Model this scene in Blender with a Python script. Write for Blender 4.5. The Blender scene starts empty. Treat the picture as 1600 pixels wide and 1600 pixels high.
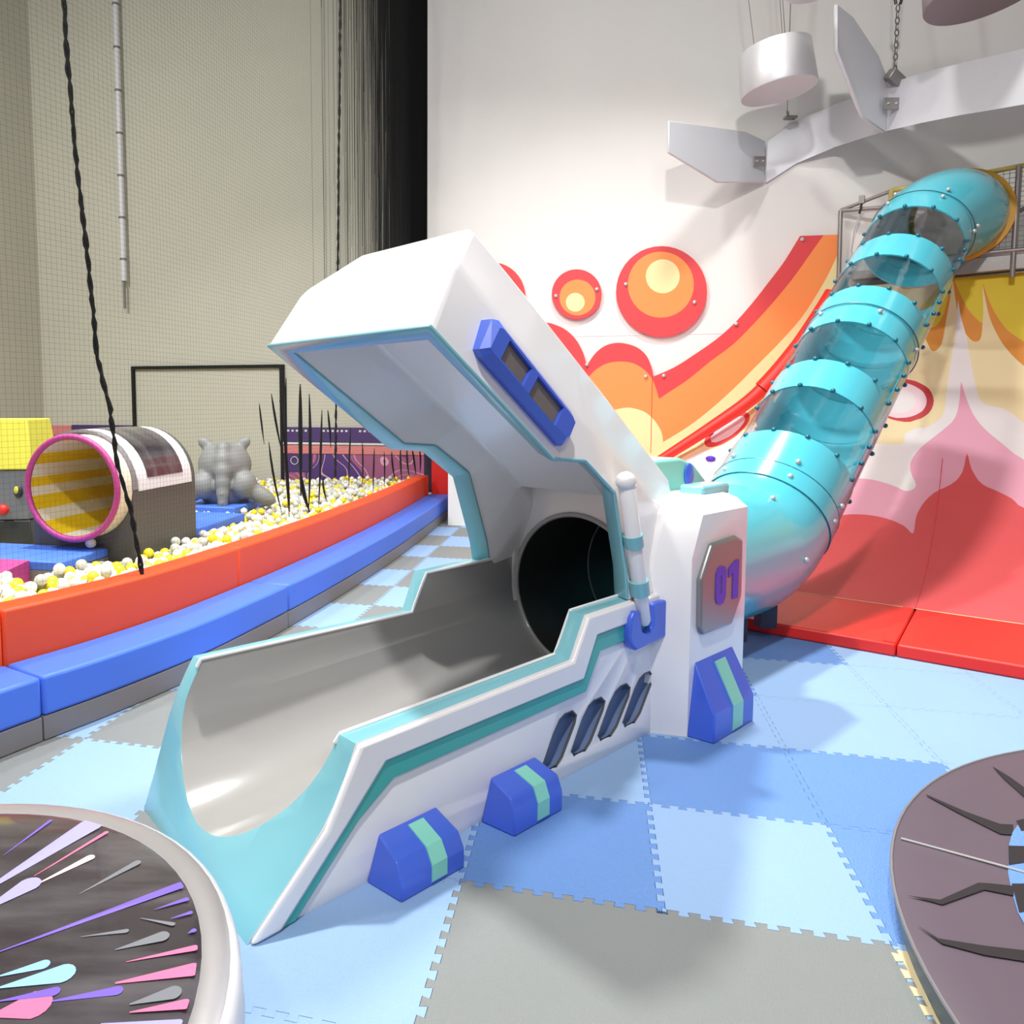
import bpy, bmesh, math, random
from mathutils import Vector, Matrix
from mathutils.geometry import delaunay_2d_cdt
random.seed(7)
PI = math.pi
SC = bpy.context.scene
COL = SC.collection

# ------------------------------------------------------------------ camera, world, light, exposure
cam_d = bpy.data.cameras.new('camera'); cam = bpy.data.objects.new('camera', cam_d); COL.objects.link(cam)
cam.location = (0, 0, 1.47)
cam.rotation_euler = (PI/2 - 0.078, 0, 0)
cam_d.sensor_fit = 'HORIZONTAL'; cam_d.sensor_width = 36
cam_d.lens = 36*1164/1600
cam_d.shift_x = (800-661)/1600
cam_d.shift_y = -(800-724)/1600
cam_d.clip_start = .05; cam_d.clip_end = 100
SC.camera = cam

wd = bpy.data.worlds.new('hall_ambient'); SC.world = wd; wd.use_nodes = True
bg = wd.node_tree.nodes['Background']; bg.inputs[0].default_value = (.93, .95, 1, 1); bg.inputs[1].default_value = .36

def lamp(name, loc, power, size, target, col=(1, .985, .96), spread=180):
    d = bpy.data.lights.new(name, 'AREA'); d.shape = 'DISK'; d.size = size; d.energy = power; d.color = col
    d.spread = math.radians(spread)
    o = bpy.data.objects.new(name, d); COL.objects.link(o); o.location = loc
    o.rotation_euler = (Vector(target)-Vector(loc)).to_track_quat('-Z', 'Y').to_euler()
    return o
lamp('ceiling_lamp', (0.0, -0.2, 6.7), 330, .35, (2.2, 4.6, .5))
lamp('ceiling_lamp', (-1.7, 4.6, 7.6), 420, .4, (-1.0, 4.4, 0), spread=125)
lamp('ceiling_lamp', (1.9, 5.4, 7.6), 215, .6, (1.9, 4.6, 0), spread=110)
lamp('ceiling_lamp', (-5.5, 3.0, 7.6), 300, 1.2, (-4.5, 8.0, 1.5), spread=130)
lamp('ceiling_lamp', (1.0, -3.5, 6.5), 130, 1.2, (0, 3, 1))

SC.view_settings.view_transform = 'Standard'
SC.view_settings.look = 'None'
SC.view_settings.exposure = -0.16
SC.view_settings.gamma = 1.0
SC.view_settings.use_curve_mapping = False
SC.cycles.max_bounces = 8
SC.cycles.transparent_max_bounces = 24
SC.cycles.sample_clamp_indirect = 6

# ------------------------------------------------------------------ materials
def mat(name, col, rough=.5, metal=0, coat=0, bump=0, bscale=60, var=.04, vscale=3, spec=.5, alpha=None):
    m = bpy.data.materials.new(name); m.use_nodes = True
    nt = m.node_tree; b = nt.nodes['Principled BSDF']
    b.inputs['Roughness'].default_value = rough; b.inputs['Metallic'].default_value = metal
    b.inputs['Coat Weight'].default_value = coat; b.inputs['Coat Roughness'].default_value = .08
    b.inputs['Specular IOR Level'].default_value = spec
    tc = nt.nodes.new('ShaderNodeTexCoord')
    n = nt.nodes.new('ShaderNodeTexNoise'); n.inputs['Scale'].default_value = vscale; n.inputs['Detail'].default_value = 4
    nt.links.new(tc.outputs['Object'], n.inputs['Vector'])
    mx = nt.nodes.new('ShaderNodeMix'); mx.data_type = 'RGBA'
    mx.inputs[6].default_value = tuple(max(0, c*(1-var)) for c in col)+(1,)
    mx.inputs[7].default_value = tuple(min(1, c*(1+var)) for c in col)+(1,)
    nt.links.new(n.outputs['Fac'], mx.inputs[0]); nt.links.new(mx.outputs[2], b.inputs['Base Color'])
    if bump:
        n2 = nt.nodes.new('ShaderNodeTexNoise'); n2.inputs['Scale'].default_value = bscale; n2.inputs['Detail'].default_value = 3
        nt.links.new(tc.outputs['Object'], n2.inputs['Vector'])
        bp = nt.nodes.new('ShaderNodeBump'); bp.inputs['Strength'].default_value = bump; bp.inputs['Distance'].default_value = .01
        nt.links.new(n2.outputs['Fac'], bp.inputs['Height']); nt.links.new(bp.outputs[0], b.inputs['Normal'])
    return m

def srgb(r, g, b):
    f = lambda c: (c/255/12.92) if c/255 <= .04045 else ((c/255+.055)/1.055)**2.4
    return (f(r), f(g), f(b))

M = {}
M['wall'] = mat('painted_wall', srgb(236, 233, 228), .8, var=.015, bump=.05, bscale=30)
M['wall_left'] = mat('pit_wall_paint', srgb(196, 194, 180), .8, var=.05, vscale=1.2)
M['ceil'] = mat('ceiling_paint', srgb(90, 90, 90), .9)
M['slab'] = mat('floor_slab', srgb(60, 75, 95), .9)
M['lblue'] = mat('light_blue_foam', srgb(142, 174, 214), .62, bump=.35, bscale=220, var=.03)
M['dblue'] = mat('blue_foam', srgb(100, 142, 204), .62, bump=.6, bscale=160, var=.04)
M['gfoam'] = mat('grey_foam', srgb(127, 131, 130), .65, bump=.35, bscale=220, var=.05)
M['beige'] = mat('beige_foam', srgb(222, 205, 160), .7)
M['white'] = mat('white_fibreglass', srgb(240, 237, 238), .25, coat=.5, var=.01)
M['cyan'] = mat('aqua_paint', srgb(127, 190, 201), .28, coat=.5, var=.02)
M['green'] = mat('sea_green_paint', srgb(72, 176, 166), .35, coat=.3, var=.02)
M['trough'] = mat('grey_trough', srgb(166, 164, 161), .16, coat=.7, var=.03)
M['vent'] = mat('slate_vent', srgb(98, 118, 158), .35, var=.08, vscale=12)
M['black'] = mat('black_and_shade', srgb(48, 49, 47), .45)  # black parts, and the painted shade inside the tube
M['blue'] = mat('blue_paint', srgb(70, 105, 220), .35, coat=.3, var=.03)
M['mint'] = mat('mint_paint', srgb(140, 218, 200), .35, coat=.3, var=.02)
M['window_brown'] = mat('smoked_window', srgb(122, 110, 106), .2, var=.1, vscale=14)
M['plaque'] = mat('silver_plaque', srgb(150, 145, 145), .3, metal=.45, var=.05)
M['silver'] = mat('brushed_silver', srgb(212, 212, 216), .5, metal=.2, var=.03)
M['purple'] = mat('purple_paint', srgb(112, 60, 190), .5)
M['teal'] = mat('tube_plastic', srgb(82, 184, 200), .22, coat=.6, var=.02)
M['tealbolt'] = mat('teal_bolt', srgb(20, 105, 125), .35)
M['wbolt'] = mat('steel_bolt', srgb(205, 205, 205), .3, metal=.4)
M['steel'] = mat('galvanised_steel', srgb(150, 145, 142), .4, metal=.6, var=.1, vscale=20)
M['yring'] = mat('ochre_vinyl', srgb(214, 160, 40), .5)
M['netw'] = mat('grey_netting', srgb(150, 150, 135), .8)
M['netb'] = mat('black_netting', srgb(18, 18, 18), .9)
M['netf'] = mat('fine_netting', srgb(52, 54, 50), .9)
M['rope'] = mat('black_rope', srgb(16, 16, 15), .95)
M['ypad'] = mat('yellow_rail_pad', srgb(200, 185, 110), .7)
M['orange'] = mat('orange_vinyl', srgb(244, 84, 38), .5, bump=.12, bscale=6, var=.03)
M['bvinyl'] = mat('blue_vinyl', srgb(72, 118, 226), .5, bump=.12, bscale=6, var=.03)
M['gvinyl'] = mat('grey_vinyl', srgb(124, 120, 122), .5, bump=.1, bscale=8, var=.06)
M['red'] = mat('red_vinyl', srgb(232, 42, 32), .45, bump=.12, bscale=5, var=.04)
M['seam'] = mat('dark_stitching', srgb(60, 35, 30), .8)
M['a_red'] = mat('print_red', srgb(222, 68, 72), .6, var=.02)
M['a_orange'] = mat('print_orange', srgb(252, 148, 78), .6, var=.02)
M['a_cream'] = mat('print_cream', srgb(240, 226, 166), .6, var=.02)
M['r_cream'] = mat('ramp_cream', srgb(240, 222, 172), .6, var=.02)
M['r_yellow'] = mat('ramp_yellow', srgb(226, 200, 44), .6, var=.02)
M['r_orange'] = mat('ramp_orange', srgb(226, 146, 50), .6, var=.02)
M['r_white'] = mat('ramp_white', srgb(236, 230, 228), .6, var=.02)
M['r_pink'] = mat('ramp_pink', srgb(236, 168, 190), .6, var=.02)
M['r_lpink'] = mat('ramp_pale_pink', srgb(244, 214, 220), .6, var=.02)
M['r_red'] = mat('ramp_red', srgb(222, 84, 88), .6, var=.02)
M['r_dred'] = mat('ramp_deep_red', srgb(206, 50, 56), .6, var=.02)
M['hold'] = mat('purple_hold', srgb(84, 40, 200), .5)
M['dgrey'] = mat('charcoal_vinyl', srgb(84, 82, 78), .6, var=.06)
M['wvinyl'] = mat('white_vinyl', srgb(218, 218, 222), .45)
M['magenta'] = mat('magenta_vinyl', srgb(176, 62, 132), .5)
M['syellow'] = mat('stripe_yellow', srgb(226, 192, 20), .5)
M['swhite'] = mat('stripe_white', srgb(226, 220, 200), .5)
M['ygreen'] = mat('lemon_foam', srgb(212, 206, 72), .7, var=.04)
M['navy'] = mat('navy_vinyl', srgb(40, 36, 60), .5)
M['banner'] = mat('purple_banner', srgb(72, 48, 108), .6)
M['pinkpad'] = mat('salmon_pad', srgb(214, 130, 130), .6)
M['rimsilver'] = mat('rim_silver', srgb(214, 210, 212), .28, metal=.75, var=.04, vscale=5)
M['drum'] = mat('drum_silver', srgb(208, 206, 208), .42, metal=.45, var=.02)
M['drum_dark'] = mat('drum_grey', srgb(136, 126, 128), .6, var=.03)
M['ball_y'] = mat('yellow_ball', srgb(236, 214, 40), .25, coat=.3)
M['ball_w'] = mat('white_ball', srgb(234, 232, 226), .25, coat=.3)
M['ball_c'] = mat('clear_ball', srgb(196, 198, 190), .12, coat=.8)
M['pitfloor'] = mat('pit_floor', srgb(170, 165, 110), .8)
M['crack'] = mat('crack_print', srgb(30, 22, 26), .7)
M['crust'] = mat('mauve_vinyl', srgb(92, 79, 90), .42, bump=.15, bscale=5, var=.05)
M['greydisc'] = mat('grey_skirt', srgb(96, 108, 116), .5)
M['clay'] = mat('grey_figure', srgb(128, 130, 128), .55, bump=.2, bscale=10, var=.06)

def clear_mat():
    m = bpy.data.materials.new('clear_acrylic'); m.use_nodes = True; nt = m.node_tree; nt.nodes.clear()
    out = nt.nodes.new('ShaderNodeOutputMaterial'); mix = nt.nodes.new('ShaderNodeMixShader')
    tr = nt.nodes.new('ShaderNodeBsdfTransparent'); tr.inputs[0].default_value = (.93, .95, .96, 1)
    gl = nt.nodes.new('ShaderNodeBsdfGlossy'); gl.inputs['Roughness'].default_value = .08
    tc = nt.nodes.new('ShaderNodeTexCoord'); n = nt.nodes.new('ShaderNodeTexNoise'); n.inputs['Scale'].default_value = 9
    bp = nt.nodes.new('ShaderNodeBump'); bp.inputs['Strength'].default_value = .25; bp.inputs['Distance'].default_value = .02
    nt.links.new(tc.outputs['Object'], n.inputs['Vector']); nt.links.new(n.outputs['Fac'], bp.inputs['Height'])
    nt.links.new(bp.outputs[0], gl.inputs['Normal'])
    lw = nt.nodes.new('ShaderNodeLayerWeight'); lw.inputs['Blend'].default_value = .5
    pw = nt.nodes.new('ShaderNodeMath'); pw.operation = 'POWER'; pw.inputs[1].default_value = 4
    fr = nt.nodes.new('ShaderNodeMath'); fr.operation = 'MULTIPLY_ADD'; fr.inputs[1].default_value = .5; fr.inputs[2].default_value = .05
    nt.links.new(lw.outputs['Facing'], pw.inputs[0]); nt.links.new(pw.outputs[0], fr.inputs[0])
    nt.links.new(fr.outputs[0], mix.inputs[0]); nt.links.new(tr.outputs[0], mix.inputs[1]); nt.links.new(gl.outputs[0], mix.inputs[2])
    nt.links.new(mix.outputs[0], out.inputs[0]); return m
M['clear'] = clear_mat()

def streak_mat():
    """cosmic printed vinyl: black with stretched purple, pink and blue streaks (a flat print)"""
    m = mat('cosmic_print', srgb(66, 60, 64), .2, coat=.8, bump=.9, bscale=4, var=.2, vscale=3)
    nt = m.node_tree; tc = nt.nodes.new('ShaderNodeTexCoord'); mp = nt.nodes.new('ShaderNodeMapping')
    mp.inputs['Rotation'].default_value = (0, 0, -.45); mp.inputs['Scale'].default_value = (1.2, 5, 1)
    n = nt.nodes.new('ShaderNodeTexNoise'); n.inputs['Scale'].default_value = 2.2; n.inputs['Detail'].default_value = 5
    cr_ = nt.nodes.new('ShaderNodeValToRGB'); e = cr_.color_ramp.elements
    e[0].position = .42; e[0].color = srgb(56, 50, 54)+(1,); e[1].position = .85; e[1].color = srgb(104, 100, 104)+(1,)
    nt.links.new(tc.outputs['Object'], mp.inputs[0]); nt.links.new(mp.outputs[0], n.inputs['Vector']); nt.links.new(n.outputs['Fac'], cr_.inputs[0])
    nt.links.new(cr_.outputs[0], nt.nodes['Principled BSDF'].inputs['Base Color'])
    return m
M['cosmic'] = streak_mat()
M['st_purple'] = mat('streak_purple', srgb(124, 100, 205), .22, coat=.7, bump=.5, bscale=5)
M['st_lilac'] = mat('streak_lilac', srgb(170, 165, 235), .22, coat=.7, bump=.5, bscale=5)
M['st_pink'] = mat('streak_pink', srgb(240, 120, 160), .22, coat=.7, bump=.5, bscale=5)
M['st_blue'] = mat('streak_blue', srgb(150, 195, 245), .22, coat=.7, bump=.5, bscale=5)
M['st_white'] = mat('streak_white', srgb(250, 215, 220), .22, coat=.7, bump=.5, bscale=5)

def topo_mat():
    m = bpy.data.materials.new('contour_print'); m.use_nodes = True; nt = m.node_tree; b = nt.nodes['Principled BSDF']
    tc = nt.nodes.new('ShaderNodeTexCoord'); n = nt.nodes.new('ShaderNodeTexNoise'); n.inputs['Scale'].default_value = 1.3; n.inputs['Detail'].default_value = 1
    nt.links.new(tc.outputs['Object'], n.inputs['Vector'])
    mu = nt.nodes.new('ShaderNodeMath'); mu.operation = 'MULTIPLY'; mu.inputs[1].default_value = 16; nt.links.new(n.outputs['Fac'], mu.inputs[0])
    fr = nt.nodes.new('ShaderNodeMath'); fr.operation = 'FRACT'; nt.links.new(mu.outputs[0], fr.inputs[0])
    lt = nt.nodes.new('ShaderNodeMath'); lt.operation = 'LESS_THAN'; lt.inputs[1].default_value = .10; nt.links.new(fr.outputs[0], lt.inputs[0])
    gt = nt.nodes.new('ShaderNodeMath'); gt.operation = 'GREATER_THAN'; gt.inputs[1].default_value = .47; nt.links.new(n.outputs['Fac'], gt.inputs[0])
    m1 = nt.nodes.new('ShaderNodeMix'); m1.data_type = 'RGBA'; m1.inputs[6].default_value = srgb(80, 50, 120)+(1,); m1.inputs[7].default_value = srgb(160, 88, 128)+(1,)
    nt.links.new(gt.outputs[0], m1.inputs[0])
    m2 = nt.nodes.new('ShaderNodeMix'); m2.data_type = 'RGBA'; m2.inputs[7].default_value = srgb(215, 165, 190)+(1,)
    nt.links.new(lt.outputs[0], m2.inputs[0]); nt.links.new(m1.outputs[2], m2.inputs[6]); nt.links.new(m2.outputs[2], b.inputs['Base Color'])
    b.inputs['Roughness'].default_value = .6
    return m
M['topo'] = topo_mat()

# ------------------------------------------------------------------ helpers
def link(name, me, parent=None, mats=(), loc=None, rot=None):
    o = bpy.data.objects.new(name, me); COL.objects.link(o)
    for m in mats:
        if isinstance(m, str): m = M[m]
        if m.name not in [x.name for x in me.materials if x]: me.materials.append(m)
    if parent is not None: o.parent = parent
    if loc is not None: o.location = loc
    if rot is not None: o.rotation_euler = rot
    return o

def tag(o, label=None, cat=None, group=None, kind=None):
    if label: o['label'] = label
    if cat: o['category'] = cat
    if group: o['group'] = group
    if kind: o['kind'] = kind
    return o

def empty(name, loc=(0, 0, 0), rz=0, label=None, cat=None, group=None, kind=None, parent=None):
    o = bpy.data.objects.new(name, None); COL.objects.link(o); o.location = loc; o.rotation_euler = (0, 0, rz)
    o.empty_display_size = .1
    if parent is not None: o.parent = parent
    return tag(o, label, cat, group, kind)

def mesh(name, verts, faces, m, parent=None, smooth=False, mi=None, loc=None, rot=None):
    me = bpy.data.meshes.new(name); me.from_pydata([tuple(v) for v in verts], [], [tuple(f) for f in faces])
    ms = m if isinstance(m, (list, tuple)) else [m]
    o = link(name, me, parent, ms, loc, rot)
    if mi: me.polygons.foreach_set('material_index', mi)
    bm = bmesh.new(); bm.from_mesh(me); bmesh.ops.recalc_face_normals(bm, faces=bm.faces); bm.to_mesh(me); bm.free()
    if smooth:
        me.polygons.foreach_set('use_smooth', [True]*len(me.polygons))
        try: me.set_sharp_from_angle(angle=math.radians(smooth if smooth > 1 else 40))
        except Exception: pass
    me.update(); return o

def bevel(o, w=.01, seg=2, ang=30):
    md = o.modifiers.new('b', 'BEVEL'); md.width = w; md.segments = seg; md.limit_method = 'ANGLE'; md.angle_limit = math.radians(ang)
    md.harden_normals = False
    o.data.polygons.foreach_set('use_smooth', [True]*len(o.data.polygons))
    try: o.data.set_sharp_from_angle(angle=math.radians(50))
    except Exception: pass
    return o

def apply_mods(o):
    dg = bpy.context.evaluated_depsgraph_get(); dg.update()
    me = bpy.data.meshes.new_from_object(o.evaluated_get(dg)); old = o.data; o.modifiers.clear(); o.data = me
    bpy.data.meshes.remove(old) if old.users == 0 else None
    return o

def boxv(x0, x1, y0, y1, z0, z1):
    v = [(x0, y0, z0), (x1, y0, z0), (x1, y1, z0), (x0, y1, z0), (x0, y0, z1), (x1, y0, z1), (x1, y1, z1), (x0, y1, z1)]
    f = [(0, 3, 2, 1), (4, 5, 6, 7), (0, 1, 5, 4), (1, 2, 6, 5), (2, 3, 7, 6), (3, 0, 4, 7)]
    return v, f

def box(name, b, m, parent=None, bev=0, loc=None, rot=None):
    v, f = boxv(*b); o = mesh(name, v, f, m, parent, loc=loc, rot=rot)
    if bev: bevel(o, bev)
    return o

def prism_xz(poly, y0, y1):
    """polygon in (x,z), extruded in y; y0,y1 numbers or functions of z"""
    g0 = y0 if callable(y0) else (lambda z: y0); g1 = y1 if callable(y1) else (lambda z: y1)
    n = len(poly)
    v = [(x, g0(z), z) for x, z in poly]+[(x, g1(z), z) for x, z in poly]
    f = [tuple(range(n)), tuple(range(2*n-1, n-1, -1))]+[(i, (i+1) % n, n+(i+1) % n, n+i) for i in range(n)]
    return v, f

def prism_xy(poly, z0, z1):
    n = len(poly)
    v = [(x, y, z0) for x, y in poly]+[(x, y, z1) for x, y in poly]
    f = [tuple(range(n)), tuple(range(2*n-1, n-1, -1))]+[(i, (i+1) % n, n+(i+1) % n, n+i) for i in range(n)]
    return v, f

def tube_vf(pts, r, seg=8, caps=True, close=False):
    pts = [Vector(p) for p in pts]; n = len(pts); v = []; f = []
    up0 = None
    for i, p in enumerate(pts):
        t = (pts[(i+1) % n]-pts[i-1]) if close else (pts[min(i+1, n-1)]-pts[max(i-1, 0)])
        t.normalize()
        if up0 is None:
            up0 = Vector((0, 0, 1)) if abs(t.z) < .9 else Vector((1, 0, 0))
        s = t.cross(up0); s.normalize(); u = s.cross(t); up0 = u
        rr = r[i] if isinstance(r, (list, tuple)) else r
        for k in range(seg):
            a = 2*PI*k/seg; v.append(p+s*(rr*math.cos(a))+u*(rr*math.sin(a)))
    m_ = n if close else n-1
    for i in range(m_):
        j = (i+1) % n
        for k in range(seg):
            f.append((i*seg+k, i*seg+(k+1) % seg, j*seg+(k+1) % seg, j*seg+k))
    if caps and not close:
        f.append(tuple(range(seg))[::-1]); f.append(tuple((n-1)*seg+k for k in range(seg)))
    return v, f

def tube(name, pts, r, m, parent=None, seg=8, close=False):
    v, f = tube_vf(pts, r, seg, True, close); return mesh(name, v, f, m, parent, smooth=50)

def merge(parts):
    V = []; F = []
    for v, f in parts:
        k = len(V); V += list(v); F += [tuple(i+k for i in q) for q in f]
    return V, F

def pip(x, y, poly):
    c = False; n = len(poly); j = n-1
    for i in range(n):
        xi, yi = poly[i]; xj, yj = poly[j]
        if (yi > y) != (yj > y) and x < (xj-xi)*(y-yi)/(yj-yi)+xi: c = not c
        j = i
    return c

def art(outline, layers, lines=()):
    """partition a flat outline by printed colour regions: returns verts, faces, material index per face"""
    co = []; ed = []
    for poly in [outline]+layers:
        k = len(co); n = len(poly); co += [Vector(p) for p in poly]; ed += [(k+i, k+(i+1) % n) for i in range(n)]
    for ln in lines:
        k = len(co); co += [Vector(p) for p in ln]; ed += [(k+i, k+i+1) for i in range(len(ln)-1)]
    vo, eo, fo, _, _, _ = delaunay_2d_cdt(co, ed, [], 0, 1e-5)
    F = []; MI = []
    for f in fo:
        cx = sum(vo[i].x for i in f)/len(f); cy = sum(vo[i].y for i in f)/len(f)
        if not pip(cx, cy, outline): continue
        mi = 0
        for k, l in enumerate(layers):
            if pip(cx, cy, l): mi = k+1
        F.append(tuple(f)); MI.append(mi)
    return [tuple(p) for p in vo], F, MI

def cyl_cut(name, axis, r, l0, l1, c, seg=64):
    v = []; 
    for t in (l0, l1):
        for k in range(seg):
            a = 2*PI*k/seg
            if axis == 'x': v.append((t, c[0]+r*math.cos(a), c[1]+r*math.sin(a)))
    f = [tuple(range(seg)), tuple(range(2*seg-1, seg-1, -1))]+[(i, (i+1) % seg, seg+(i+1) % seg, seg+i) for i in range(seg)]
    return v, f

def temp(v, f):
    o = mesh('temp', v, f, []); return o

def boolean(o, cutters):
    par = o.parent; o.parent = None
    for c in cutters:
        md = o.modifiers.new('x', 'BOOLEAN'); md.object = c; md.solver = 'EXACT'; md.operation = 'DIFFERENCE'
    apply_mods(o)
    for c in cutters: bpy.data.objects.remove(c)
    o.parent = par
    return o

def split_by_material(o, names, mats_, parent, bev=0):
    """cut a mesh into one object per material slot index"""
    outs = {}
    for k, nm in enumerate(names):
        bm = bmesh.new(); bm.from_mesh(o.data)
        bmesh.ops.delete(bm, geom=[f for f in bm.faces if f.material_index != k], context='FACES')
        if len(bm.faces) == 0: bm.free(); continue
        me = bpy.data.meshes.new(nm); bm.to_mesh(me); bm.free()
        me.materials.clear(); me.polygons.foreach_set('material_index', [0]*len(me.polygons))
        me.polygons.foreach_set('use_smooth', [True]*len(me.polygons))
        me.materials.append(M[mats_[k]])
        try: me.set_sharp_from_angle(angle=math.radians(38))
        except Exception: pass
        outs[nm] = link(nm, me, parent)
    bpy.data.objects.remove(o)
    return outs

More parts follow.
